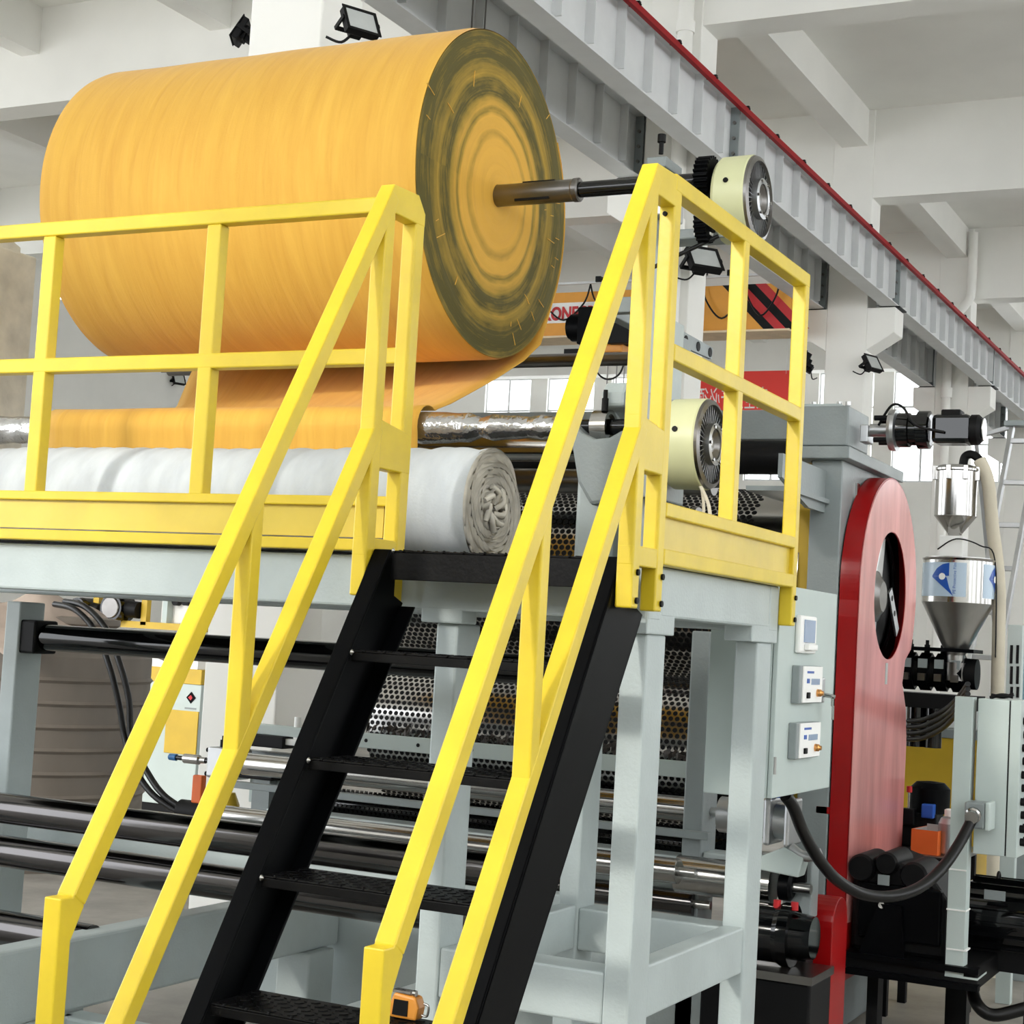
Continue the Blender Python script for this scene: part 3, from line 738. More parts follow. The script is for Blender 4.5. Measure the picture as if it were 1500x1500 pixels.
# magnetic brakes
def brake(t, xf, y, z, r, fins=36):
    """xf = plane of the finned front, axis along x, facing +x"""
    d = .135
    part('housing', MB().lathe([(0, r * .6), (.0, r * .93), (.012, r * .99), (d - .03, r), (d - .012, r), (d - .006, r * .985)], (xf - d, y, z), (1, 0, 0), 64, cap=False).cyl((xf - d, y, z), (xf - d + .004, y, z), r * .62), CREAM, t)
    part('rim', MB().lathe([(0, r * .93), (0, r * .985), (.012, r * .96), (.018, r * .86), (.004, r * .84)], (xf - .008, y, z), (1, 0, 0), 64, cap=False), STEELD, t)
    part('back_disc', MB().cyl((xf - .03, y, z), (xf - .0065, y, z), r * .9, n=48), BLKP, t)
    fm = MB().prism([(r * .44, .0), (r * .80, .0), (r * .88, -.006), (r * .84, .006), (r * .44, .006)], 'y', -.0011, .0011)
    me = bpy.data.meshes.new('fin')
    # fin profile given as (radius, height along x): rotate into place
    me.from_pydata([(v[2], v[1], v[0]) for v in fm.v], [], fm.f); me.update()
    for i in range(fins):
        o = link('fin', me, ALU, t, (xf - .006, y, z)); o.rotation_euler = (2 * math.pi * i / fins, 0, 0)
    hb = part('hub_ring', MB().lathe([(0, r * .34), (.026, r * .34), (.03, r * .38), (.026, r * .46), (0, r * .46)], (xf - .006, y, z), (1, 0, 0), 40, cap=False), ALU, t)
    sc_ = MB().cyl((0, 0, 0), (.006, 0, 0), .006, n=8).mesh('screw')
    for i in range(6):
        a = 2 * math.pi * i / 6; link('screw', sc_, STEEL, hb, (xf + .022, y + r * .41 * math.cos(a), z + r * .41 * math.sin(a)))
    part('cone', MB().lathe([(.0, r * .33), (-.012, r * .26), (-.02, r * .2)], (xf + .015, y, z), (1, 0, 0), 32, cap=False), STEELD, t)
    part('shaft_end', MB().cyl((xf - .02, y, z), (xf + .004, y, z), r * .17, n=24), STEEL, t)
    bolts(t, [V((xf - d * .55, y - r * math.cos(R(12)), z + r * math.sin(R(12))))], (0, -1, .2), .01, .004)
p = PY(1094, 293, 1.52)
t = thing('magnetic_brake', 'upper cream magnetic brake with aluminium cooling fins behind the side railing', 'brake', 'magnetic brakes')
brake(t, p.x + .045, 1.52, p.z, .165)
part('mount_plate', MB().box(p.x - .17, p.x - .10, 1.42, 1.58, p.z - .15, p.z + .02), WHT, t, .006)
gear(t, p.x - .15, 1.43, p.z - .11, .07, .045, 22, BLK)
part('cable', MB().tube([(p.x - .08, 1.45, p.z - .15), (p.x - .2, 1.4, p.z - .22), (p.x - .34, 1.35, p.z - .3)], .008, 6), HOSE, t)
p2 = PY(1033, 651, 1.04)
t2 = thing('magnetic_brake', 'lower cream magnetic brake with aluminium cooling fins behind the corner post', 'brake', 'magnetic brakes')
brake(t2, p2.x + .02, 1.04, p2.z, .158)
part('mount_plate', MB().box(p2.x - .19, p2.x - .13, .9, 1.2, p2.z - .2, p2.z + .16), GREYD, t2, .006)
part('cable', MB().tube([(p2.x + .0, 1.0, p2.z - .14), (p2.x + .05, .97, p2.z - .22), (p2.x + .07, .95, p2.z - .33)], .007, 6).tube([(p2.x + .0, 1.02, p2.z - .14), (p2.x + .02, 1.0, p2.z - .25), (p2.x - .02, .98, p2.z - .36)], .006, 6), HOSEB, t2)
part('pulley', MB().lathe([(0, .06), (.02, .06), (.02, .03), (.045, .03)], (p2.x - .06, 1.12, p2.z - .27), (1, 0, 0), 24), STEELD, t2)

# unwind stand: right side frame and left side plate
t = thing('unwind_stand', 'grey cast unwind stand carrying the roll shafts between railing and laminator', 'machine stand')
part('tall_column', MB().box(-.745, -.665, RYC - .05, RYC + .05, 1.951, RZC - .05), GREY, t, .01)
part('bearing_saddle', MB().box(-.74, -.6, RYC - .07, RYC + .09, RZC - .14, RZC - .02), ALU, t, .006)
part('bearing_cap', MB().box(-.70, -.62, RYC - .07, RYC + .10, RZC + .045, RZC + .085).box(-.70, -.66, RYC - .07, RYC - .04, RZC - .02, RZC + .06), GREYD, t, .004)
part('clamp_bolt', MB().cyl((-.65, RYC - .05, RZC + .1), (-.65, RYC - .05, RZC + .145), .009).cyl((-.65, RYC - .05, RZC + .145), (-.65, RYC - .05, RZC + .175), .016), BLKP, t)
part('cross_link', MB().box(-.66, -.36, RYC + .0, RYC + .12, RZC - .22, RZC - .18), GREYD, t, .006)
# lower cast bracket leaning towards the roller
part('cast_bracket', MB().prism([(-.765, 2.505), (-.70, 2.445), (-.655, 2.425), (-.60, 2.43), (-.545, 2.46), (-.545, 2.40), (-.595, 2.2), (-.655, 2.19), (-.71, 2.27)], 'y', .93, 1.12), GREYD, t, .015)
part('bracket_web', MB().box(-.745, -.60, 1.0, 1.2, 1.951, 2.31), GREY, t, .02)
part('swing_arm', MB().prism([(1.01, 2.60), (1.04, 2.64), (1.1, 2.64), (1.55, 2.50), (1.55, 2.42), (1.12, 2.545), (1.08, 2.54), (1.01, 2.55)], 'x', -.67, -.58), GREY, t, .012)
part('clamp_bolt', MB().cyl((-.645, .99, 2.53), (-.645, .99, 2.575), .012).cyl((-.645, .99, 2.575), (-.645, .99, 2.605), .008), BLKP, t)
part('side_plate', MB().box(-.52, -.50, .95, 1.35, 1.951, 2.9), GREY, t, .006)
_q = [PX(x_, y_, -.9) for x_, y_ in ((995, 483), (1043, 510), (1041, 526), (993, 505))]
part('slotted_plate', MB().prism([(v.y, v.z) for v in _q], 'x', -.91, -.895), GREYD, t)
for k_ in (.18, .55, .92):
    c_ = (_q[0] * (1 - k_) + _q[1] * k_) * .5 + (_q[3] * (1 - k_) + _q[2] * k_) * .5
    part('slot', MB().cyl((-.895, c_.y, c_.z), (-.892, c_.y, c_.z), .022, n=12), BLKP, t)
part('rear_arm', MB().box(-.91, -.70, RYC + .0, RYC + .05, 2.98, 3.04).box(-.91, -.86, RYC + .05, _q[0].y + .05, 2.98, 3.04), GREYD, t, .004)
rebase(t)
pl = PY(2, 340, RYC)
t = thing('unwind_stand', 'tan primed stand plate carrying the left end of the yellow roll', 'machine stand')
part('plate', MB().prism([(RYC - .2, 1.951), (RYC + .25, 1.951), (RYC + .25, RZC - .06), (RYC - .2, RZC - .06)], 'x', pl.x - .2, pl.x + .0), TAN, t, .01)
part('saddle', MB().prism([(RYC - .15, RZC - .06), (RYC + .2, RZC - .06), (RYC + .2, RZC - .02), (RYC - .1, RZC + .09), (RYC - .15, RZC + .09)], 'x', pl.x - .14, pl.x - .06), TAN, t, .006)
part('clamp_bolt', MB().cyl((pl.x - .12, RYC - .12, RZC + .09), (pl.x - .12, RYC - .12, RZC + .15), .012), BLKP, t)
bolts(t, [(pl.x - .08, RYC - .2, 3.11), (pl.x - .08, RYC - .2, 3.035), (pl.x - .1, RYC - .2, 2.6)], (0, -1, 0), .011, .003)
part('wing_plate', MB().prism([(pl.x - .2, 2.35), (pl.x + .12, 2.35), (pl.x + .12, 2.62), (pl.x - .1, 2.68), (pl.x - .2, 2.66)], 'y', 1.16, 1.18), TAN, t, .004)
rebase(t)

# lower roller: film-wrapped core
t = thing('film_wrapped_roller', 'roller wrapped in shiny crumpled film under the yellow web', 'roller')
mb = MB(); prof = []
for i in range(61):
    x = i / 60 * 2.95
    prof.append((x, LRR + .006 * math.sin(x * 31) * math.sin(x * 7.7) - (.012 if i > 52 else 0) - (.006 * (i % 2) if i > 50 else 0)))
part('core', mb.lathe(prof, (-3.75, LRY, LRZ), (1, 0, 0), 28), FOIL, t)
part('journal', MB().cyl((-.82, LRY, LRZ), (-.28, LRY, LRZ), .028), BLKG, t)
part('bearing', MB().lathe([(0, .045), (0, .06), (.06, .06), (.06, .045), (.05, .045), (.05, .03)], (-.69, LRY, LRZ), (1, 0, 0), 32), STEEL, t)
part('film_tail', MB().tube([(-3.05, LRY - .06, LRZ - .04), (-2.98, LRY - .065, LRZ - .055), (-2.95, LRY - .065, LRZ - .09)], .006, 6), FOIL, t)
for k, (y, z, r, m_, nm, lab) in enumerate(((1.55, 2.47, .055, STEEL, 'guide_roller', 'bright steel guide roller below the film wrapped roller'), (1.75, 2.36, .05, STEELD, 'guide_roller', 'dark steel guide roller behind the white roll'), (2.35, 2.966, .030, STEELD, 'guide_roller', 'thin dark steel bar running behind the big yellow roll'))):
    o = tag(part(nm, MB().lathe([(0, r * .4), (.05, r * .4), (.05, r), (3.2 - .42 * (k == 2), r), (3.2 - .4 * (k == 2), r * .4), (3.25 - .4 * (k == 2), r * .4)], (-3.7, y, z), (1, 0, 0), 28), m_), lab, 'roller', 'guide rollers on the unwind stand')

# white non-woven roll lying on the deck
WR, WY = .192, .42
t = thing('fabric_roll', 'soft white non-woven roll lying on the platform deck', 'fabric roll')
WX0, WX1 = -3.5, -.775
rnd = random.Random(5); na, nx = 72, 150; vs = []
for i in range(nx + 1):
    x = (WX1 - WX0) * i / nx
    for k in range(na):
        a = 2 * math.pi * k / na
        dr = .004 * math.sin(x * 33 + 2.2 * math.sin(a + x)) * (.5 + .5 * math.sin(x * 2.1 + a)) + .0025 * math.sin(x * 71 + a * 2) + .006 * math.sin(x * 4.3) * math.cos(a * 2 + 1)
        zz = (WR + dr) * math.sin(a)
        vs.append((x, (WR + dr) * math.cos(a) * (1.02), max(zz, -WR + .012)))
part('wound_fabric', MB().add(vs, [(i * na + k, (i + 1) * na + k, (i + 1) * na + (k + 1) % na, i * na + (k + 1) % na) for i in range(nx) for k in range(na)], True), WCLOTH, t)
vs = []; rings = 46
for i in range(rings + 1):
    rr = .012 + (WR - .012) * i / rings
    for k in range(na):
        a = 2 * math.pi * k / na
        wob = .006 * math.sin(a * 3 + i * .35) + .004 * math.sin(a * 7 + i)
        cx = .012 * (1 if i % 2 else -1) * (1 if i < rings else 0) + (.02 * math.sin(a * 2 + i * 1.3) if i < 14 else 0) - (.02 if i < 8 else 0)
        r2 = max(.004, rr + wob * (0 if i == rings else 1))
        vs.append((cx * .8, r2 * math.cos(a) * 1.02, max(r2 * math.sin(a), -WR + .012)))
part('roll_end', MB().add(vs, [(i * na + k, (i + 1) * na + k, (i + 1) * na + (k + 1) % na, i * na + (k + 1) % na) for i in range(rings) for k in range(na)], True), WEDGE, t, loc=(WX1 - WX0, 0, 0))
fl = MB()
for k in range(7):
    a = k * .9; fl.tube([(.0, .02 * math.cos(a), .02 * math.sin(a)), (.02, .05 * math.cos(a + .5), .05 * math.sin(a + .5)), (.012, .075 * math.cos(a + 1.1), .075 * math.sin(a + 1.1))], .010, 6)
part('crumpled_core', fl, WEDGE, t, loc=(WX1 - WX0, 0, 0))
t.location = (WX0, WY, 1.951 + WR - .012)

# ================================================================== LAMINATOR BEHIND THE PLATFORM
def drum(label, y, z, r, x0, x1, dx1, pitch, hole_r, mat, holemat, name='perforated_drum', proud=.0012):
    t = thing(name, label, 'drum')
    part('shell', MB().lathe([(0, r * .25), (.0, r), (x1 - x0, r), (x1 - x0, r * .25)], (x0, y, z), (1, 0, 0), 96), mat, t)
    part('shaft', MB().cyl((x0 - .12, y, z), (x1 + .2, y, z), r * .16), STEELB, t)
    mb = MB(); na = int(2 * math.pi * r / (pitch * .87)); nx = int((dx1 - x0) / pitch)
    for k in range(na):
        a = 2 * math.pi * k / na
        if math.cos(a) > .35: continue                       # only the half turned to the hall front carries visible holes
        er = V((0, math.cos(a), math.sin(a))); et = V((0, -math.sin(a), math.cos(a)))
        c0 = V((0, y, z)) + er * r
        for i in range(nx):
            x = x0 + (i + (.5 if k % 2 else 0)) * pitch
            c = c0 + V((x, 0, 0)); rim = [c + (V((1, 0, 0)) * math.cos(b) + et * math.sin(b)) * hole_r for b in [2 * math.pi * j / 8 for j in range(8)]]
            mb.add([p + er * proud for p in rim] + [p - er * .001 for p in rim], [(7, 6, 5, 4, 3, 2, 1, 0)] + [(j, (j + 1) % 8, 8 + (j + 1) % 8, 8 + j) for j in range(8)])
    h = part('holes', mb, holemat, t); h['kind'] = 'stuff'
    return t
drum('upper perforated steel drum of the laminator with black holes', 3.56, 2.03, .485, -2.85, -.56, -.78, .0335, .0136, STEEL, BLKP)
drum('lower perforated steel drum behind the stair, dotted with black holes', 2.95, 1.235, .345, -2.5, -.60, -.62, .0305, .0112, STEEL, BLKP)
# tray rail under the lower drum with trim scraps
t = thing('scrap_tray', 'pale grey tray rail with torn trim scraps under the dotted drum', 'tray')
part('rail', MB().box(-2.55, -.62, 2.42, 2.44, 1.165, 1.235).box(-2.55, -.62, 2.44, 2.6, 1.165, 1.18), CAB, t, .003)
for i in range(7): part('bolt_hole', MB().cyl((-2.4 + .28 * i, 2.421, 1.20), (-2.4 + .28 * i, 2.418, 1.20), .009, n=10), BLKP, t)
mb = MB(); rnd = random.Random(11)
for i in range(150):
    x = rnd.uniform(-2.45, -.7); c = V((x, 2.47 + rnd.uniform(-.03, .05), 1.24 + rnd.uniform(0, .02)))
    a, b = V((rnd.uniform(-.03, .03), rnd.uniform(-.01, .01), rnd.uniform(0, .03))), V((rnd.uniform(-.02, .02), .012, rnd.uniform(-.01, .02)))
    mb.add([c, c + a, c + a + b, c + b, c + V((0, 0, -.02))], [(0, 1, 2, 3), (0, 3, 4), (1, 0, 4)])
part('scraps', mb, CHIP, t)['kind'] = 'stuff'
rebase(t)
def roller(name, y, z, r, x0, x1, mat, label, group='rollers under the platform', ends=STEELB, neck=.35):
    t = thing(name, label, 'roller', group)
    part('barrel', MB().lathe([(0, r * neck), (0, r * .97), (.004, r), (x1 - x0 - .004, r), (x1 - x0, r * .97), (x1 - x0, r * neck)], (x0, y, z), (1, 0, 0), 40), mat, t)
    part('journal', MB().cyl((x1, y, z), (x1 + .07, y, z), r * neck), ends, t)
    part('journal', MB().cyl((x0 - .07, y, z), (x0, y, z), r * neck), ends, t)
    return rebase(t)
roller('steel_roller', 2.3, 1.047, .052, -3.0, -.66, STEEL, 'bright steel roller just behind the third stair tread')
o = roller('steel_roller', 2.0, .83, .05, -2.9, -.66, STEEL, 'polished steel roller behind the fourth stair tread')
roller('dark_roller', 2.2, .68, .05, -2.9, -.66, ROLLB, 'glossy black roller below the polished steel roller')
drum('small black studded roller between the steel rollers behind the stair', 2.55, .87, .075, -2.75, -.6, -.62, .025, .008, BLKG, BLKG, 'studded_roller', .006)
tag(part('cross_bar', MB().box(-3.0, -.6, 2.15, 2.2, .945, .975), GREYD, None, .003), 'grey flat cross bar under the bright steel roller', 'bar')
# black rollers at the lower left
roller('black_roller', .6, .955, .058, -3.6, -.70, ROLLB, 'upper glossy black roller crossing behind the stair at lower left')
roller('black_roller', .62, .79, .060, -3.6, -.85, ROLLB, 'middle glossy black roller crossing behind the stair at lower left')
roller('black_roller', .6, .507, .066, -3.6, -2.42, ROLLB, 'lowest glossy black roller ending at the grey base beam')
t = thing('round_tie_bar', 'black round tie bar under the left half of the platform', 'bar')
pz = 1.607
part('bar', MB().cyl((-3.2, 1.1, pz), (-.8, 1.1, pz), .055, n=40), BLKG, t)
part('end_block', MB().box(-3.30, -3.20, 1.03, 1.17, pz - .07, pz + .07), BLKP, t, .01)
rebase(t)
tag(part('grey_cross_beam', MB().box(-3.5, -.75, 1.25, 1.33, .70, .80), GREY, None, .005), 'grey flat beam seen between the two black rollers', 'beam')
# base frame
t = thing('base_frame', 'grey green base frame on the floor at lower left', 'frame')
part('side_beam', MB().box(-2.45, -2.34, -.2, 2.19, .30, .56), GREY, t, .012)
part('cross_beam', MB().box(-2.34, -.75, .35, .47, .16, .30), GREY, t, .01)
part('foot', MB().box(-2.47, -2.30, .2, .4, 0, .30), GREY, t, .008)
part('foot', MB().box(-2.47, -2.30, 1.9, 2.1, 0, .30), GREY, t, .008)
part('cross_beam', MB().box(-2.34, -1.1, -.1, .0, .10, .30), GREY, t, .01)
part('side_plate', MB().box(-3.72, -3.675, .4, .85, .0, 1.1), GREY, t, .008)
part('cross_beam', MB().box(-3.675, -2.45, .5, .62, .16, .28), GREY, t, .01)
rebase(t)
tag(part('web_plate', MB().prism([(.28, .30), (3.0, .30), (3.0, .36), (.28, .36)], 'x', -1.52, -1.42), GREY, None, .006), 'grey sloping side beam seen between the stair treads', 'beam')

# laminator frame on the right
t = thing('laminator_frame', 'tall grey laminator frame beside the red guard', 'machine frame')
part('side_column', MB().box(-.49, -.345, 3.0, 3.95, .02, 2.6), GREYD, t, .006)
part('slot_edge', MB().box(-.345, -.335, 3.22, 3.27, 1.9, 2.52), STEEL, t)
part('slot_edge', MB().box(-.345, -.335, 3.6, 3.63, 1.9, 2.5), STEEL, t)
part('top_plate', MB().box(-.55, -.30, 2.93, 3.95, 2.60, 2.655), GREYD, t, .004)
part('gear_case', MB().box(-.56, -.315, 2.95, 3.3, 2.66, 2.84), GREYD, t, .006)
part('gear_case_lid', MB().box(-.58, -.36, 2.97, 3.25, 2.84, 2.852), GREY, t)
for x in (-.5, -.38, -.34): part('cap_screw', MB().cyl((x, 3.02, 2.85), (x, 3.02, 2.868), .014, n=10), STEELB, t)
part('bracket_plate', MB().prism([(2.35, 2.55), (3.0, 2.55), (3.0, 2.36), (2.75, 2.36), (2.35, 2.45)], 'x', -.44, -.42), GREYD, t)
part('bracket_shelf', MB().box(-.60, -.40, 2.42, 3.0, 2.40, 2.42), GREYD, t)
part('cross_beam', MB().box(-3.0, -.56, 3.05, 3.2, 2.70, 2.84), GREYD, t, .005)
part('rear_plate', MB().box(-.60, -.49, 3.1, 3.9, .9, 2.5), DYEL, t)
# frame with rounded openings seen under the platform
part('post', MB().box(-.73, -.645, 2.2, 2.38, .02, 1.79), GREYD, t, .008)
part('lower_web', MB().box(-2.8, -.73, 2.22, 2.36, .68, .86), GREY, t, .008)
part('lower_web', MB().box(-.645, -.36, 2.22, 2.36, .715, .89), GREY, t, .008)
part('base_beam', MB().box(-2.8, -.36, 2.2, 2.4, .02, .46), GREY, t, .008)
rebase(t)
t = thing('pressure_roller', 'matt black pressure roller behind the side railing', 'roller')
part('barrel', MB().cyl((-3.0, 3.05, 2.615), (-.60, 3.05, 2.615), .078, n=40), BLKP, t)
part('journal', MB().cyl((-.60, 3.05, 2.615), (-.5, 3.05, 2.615), .03), STEELB, t)
rebase(t)
# geared motor on top
t = thing('gear_motor', 'black geared motor lying on top of the laminator frame', 'motor')
my, mz = 3.12, PY(1370, 630, 3.12).z
xa = PY(1264, 630, my).x; k_ = (PY(1440, 630, my).x - xa) / 176.0
X = lambda px: xa + (px - 1264) * k_
part('spindle_block', MB().box(X(1264), X(1276), my - .05, my + .05, mz - .06, mz + .02).cyl((X(1276), my, mz), (X(1302), my, mz), .03), ALU, t, .004)
part('flange', MB().lathe([(0, .05), (0, .092), (.014, .095), (.03, .095), (.03, .05)], (X(1306), my, mz), (1, 0, 0), 40), ALU, t)
for a in (45, 135, 225, 315): part('standoff', MB().cyl((X(1285), my + .07 * math.cos(R(a)), mz + .07 * math.sin(R(a))), (X(1308), my + .07 * math.cos(R(a)), mz + .07 * math.sin(R(a))), .012), BLKP, t)
part('gearhead', MB().lathe([(0, .06), (0, .078), (.05, .078), (.055, .07), (.085, .07), (.09, .086), (.14, .086), (.145, .07)], (X(1318), my, mz), (1, 0, 0), 32), BLKG, t)
part('motor_body', MB().box(X(1370), X(1425), my - .068, my + .068, mz - .065, mz + .065), BLKG, t, .02)
part('fan_cover', MB().lathe([(0, .068), (.03, .068), (.045, .055), (.046, .02)], (X(1424), my, mz), (1, 0, 0), 24), BLKP, t)
part('fan_grille', MB().lathe([(0, .052), (.004, .052), (.004, .02)], (X(1441), my, mz), (1, 0, 0), 18), STEELB, t)
part('terminal_box', MB().box(X(1383), X(1411), my - .06, my + .03, mz + .05, mz + .085), BLKP, t, .006)
part('cable', MB().tube([(X(1290), my - .03, mz + .02), (X(1312), my - .08, mz + .10), (X(1330), my - .09, mz + .09), (X(1350), my - .095, mz + .01), (X(1390), my - .08, mz - .02)], .006, 8), HOSE, t)
rebase(t)
# red belt guard
GX0, GX1 = -.338, -.25
cy_, cz_, gr = 3.555, 2.03, .548
outer = [(3.02, .35), (3.02, 1.95)] + circ(cy_, cz_, gr, 40, 190, -15)[1:]
outer = [(3.0, .3), (3.005, 1.9)] + [(cy_ + gr * math.cos(R(a)), cz_ + gr * math.sin(R(a))) for a in range(186, -29, -2)] + [(3.93, 1.72), (3.885, 1.60), (3.98, 1.47), (4.02, 1.3), (4.0, .3)]
hole = circ(cy_ + .02, cz_ - .01, .302, 56)
t = thing('belt_guard', 'tall glossy red belt guard with a round opening', 'guard')
plate2d('face', [outer, hole], .004, RED, t, 'x', GX1 - .004)
no = len(outer)
sk = part('skirt', MB().add([(x_, y_, z_) for y_, z_ in outer for x_ in (GX0, GX1 - .0005)], [(2 * i, 2 * i + 1, 2 * ((i + 1) % no) + 1, 2 * ((i + 1) % no)) for i in range(no)]), RED, t)
sk.modifiers.new('solid', 'SOLIDIFY').thickness = .003
plate2d('back_plate', [[(cy_ + (y_ - cy_) * .99, z_) for y_, z_ in outer]], .004, BLKP, t, 'x', GX0)
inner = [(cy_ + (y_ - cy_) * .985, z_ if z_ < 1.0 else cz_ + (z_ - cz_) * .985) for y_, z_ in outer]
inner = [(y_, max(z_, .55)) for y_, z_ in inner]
plate2d('film_or_painted_sheen', [inner, circ(cy_ + .02, cz_ - .01, .304, 56)], .0015, SHEENR, t, 'x', GX1 + .0002)  # thin pink sheet added over the face to carry painted reflections
part('inspection_strip', MB().box(GX1 + .002, GX1 + .004, 3.53, 3.57, 1.60, 1.70), CARD, t)
part('lug', MB().box(-.40, -.338, 3.0, 3.03, 1.02, 1.05), RED, t)
rebase(t)
# pulley and arms inside the guard opening
t = thing('drive_pulley', 'dark pulley and torque arm inside the red guard opening', 'pulley')
gx = -.325
part('rim', MB().lathe([(0, .27), (0, .30), (.03, .30), (.03, .27)], (gx, cy_, cz_), (1, 0, 0), 48, cap=False), BLKG, t)
part('web', MB().cyl((gx, cy_, cz_), (gx + .008, cy_, cz_), .285, n=48), BLKP, t)
part('spoke', MB().prism([(cy_ - .12, cz_ + .04), (cy_ + .02, cz_ + .27), (cy_ + .08, cz_ + .27), (cy_ + .03, cz_ + .02)], 'x', gx + .008, gx + .03), STEELB, t, .01)
part('spoke', MB().prism([(cy_ - .13, cz_ - .12), (cy_ - .15, cz_ - .24), (cy_ - .05, cz_ - .27), (cy_ - .02, cz_ - .05)], 'x', gx + .008, gx + .03), STEELB, t, .01)
part('hub', MB().lathe([(0, .12), (.03, .12), (.04, .1), (.06, .07)], (gx + .008, cy_ - .08, cz_ - .02), (1, 0, 0), 32), STEELD, t)
part('torque_arm', MB().prism([(cy_ + .02, cz_ + .0), (cy_ + .07, cz_ + .03), (cy_ + .24, cz_ - .16), (cy_ + .20, cz_ - .20)], 'x', gx + .06, gx + .07), ALU, t)
for yy, zz in ((cy_ + .08, cz_ - .02), (cy_ + .14, cz_ - .09)): part('bolt_hole', MB().cyl((gx + .07, yy, zz), (gx + .072, yy, zz), .014, n=12), BLKP, t)
rebase(t)
# small red guard
t = thing('belt_guard', 'small low red guard with rounded top in front of the tall guard', 'guard')
ya, yb, zt = 2.26, 2.48, .755
pr = [(ya, .03), (yb, .03)] + [((ya + yb) / 2 + .11 * math.cos(R(a)), zt - .11 + .11 * math.sin(R(a))) for a in range(0, 181, 12)]
part('casing', MB().prism(pr, 'x', -.225, -.10), RED, t, .004)
part('lug', MB().box(-.26, -.225, 2.28, 2.31, .40, .45), RED, t)
rebase(t)

# ================================================================== CABINET AND RIGHT-HAND MACHINES
# control cabinet on the platform leg
t = thing('control_cabinet', 'pale grey control cabinet with two tension controllers on its door', 'cabinet')
CX = -.06
part('body', MB().box(-.31, CX - .02, 1.26, 1.98, 1.215, 1.958), CAB, t, .004)
dr = part('door', MB().box(CX - .018, CX, 1.262, 1.978, 1.217, 1.956), CAB, t, .003)
def onDoor(x, y): q = PX(x, y, CX + .03); return q.y, q.z
y0, z0 = onDoor(1175, 957); y1, z1 = onDoor(1201, 904)
wn = part('isolator_window', MB().box(CX, CX + .022, y0, y1, z0, z1), WHT, dr, .008)
part('isolator_cover', MB().box(CX + .022, CX + .026, y0 + .04, y1 - .035, z0 + .04, z1 - .015), SCREEN, dr)
part('isolator_lever', MB().box(CX + .022, CX + .04, y0 + .05, y1 - .04, z0 + .012, z0 + .035), WHT, dr, .004)
for (xa_, ya_, xb_, yb_) in ((1170, 1031, 1204, 976), (1165, 1113, 1201, 1057)):
    y0, z0 = onDoor(xa_, ya_); y1, z1 = onDoor(xb_, yb_); w_, h_ = y1 - y0, z1 - z0
    part('controller_case', MB().box(CX, CX + .03, y0, y1, z0, z1), GREYD, dr, .004)
    part('controller_face', MB().box(CX + .03, CX + .034, y0 + w_ * .12, y1, z0 + .004, z1 - .002), WHT, dr)
    part('controller_display', MB().box(CX + .034, CX + .036, y0 + w_ * .48, y0 + w_ * .86, z0 + h_ * .5, z0 + h_ * .66), SCREEN, dr)
    part('controller_brand', MB().box(CX + .034, CX + .0355, y0 + w_ * .28, y0 + w_ * .58, z0 + h_ * .80, z0 + h_ * .86), DBLUE, dr)
    part('controller_button', MB().box(CX + .034, CX + .0365, y0 + w_ * .28, y0 + w_ * .38, z0 + h_ * .54, z0 + h_ * .66), DBLUE, dr)
    part('controller_switch', MB().box(CX + .034, CX + .042, y0 + w_ * .28, y0 + w_ * .38, z0 + h_ * .14, z0 + h_ * .30), BLKP, dr, .002)
    part('controller_knob', MB().lathe([(0, .014), (.014, .013), (.018, .009), (.024, .008)], (CX + .034, y0 + w_ * .78, z0 + h_ * .28), (1, 0, 0), 16), COPPER, dr)
y0, z0 = onDoor(1209, 1030); y1, z1 = onDoor(1214, 993)
part('handle', MB().prism([(y0, z0), (y0 + .035, z0), (y0 + .035, z1), (y0, z1)], 'x', CX, CX + .018), ALU, dr, .006)
part('key', MB().cyl((CX + .018, y0 + .018, z0 + .03), (CX + .06, y0 + .018, z0 + .025), .008, n=8).box(CX + .05, CX + .053, y0 + .004, y0 + .032, z0 - .01, z0 + .03).box(CX + .052, CX + .055, y0 + .01, y0 + .035, z0 - .06, z0 - .008), STEEL, dr)
part('hinge', MB().cyl((CX + .003, 1.27, 1.3), (CX + .003, 1.27, 1.36), .006, n=8), STEELB, dr)
rebase(t)
# heavy cable from the cabinet to the junction box on the right
def pts(*a): return [PY(x, y, Y) for x, y, Y in a]
tag(part('power_cable', MB().tube(pts((1151, 1166, 1.55), (1162, 1182, 1.6), (1176, 1218, 1.75), (1197, 1255, 1.9), (1225, 1288, 2.05), (1262, 1309, 2.2), (1305, 1313, 2.35), (1345, 1301, 2.5), (1378, 1274, 2.65), (1405, 1236, 2.78), (1425, 1198, 2.86)), .023, 14), HOSE), 'thick black cable sagging from the control cabinet to the junction box', 'cable')
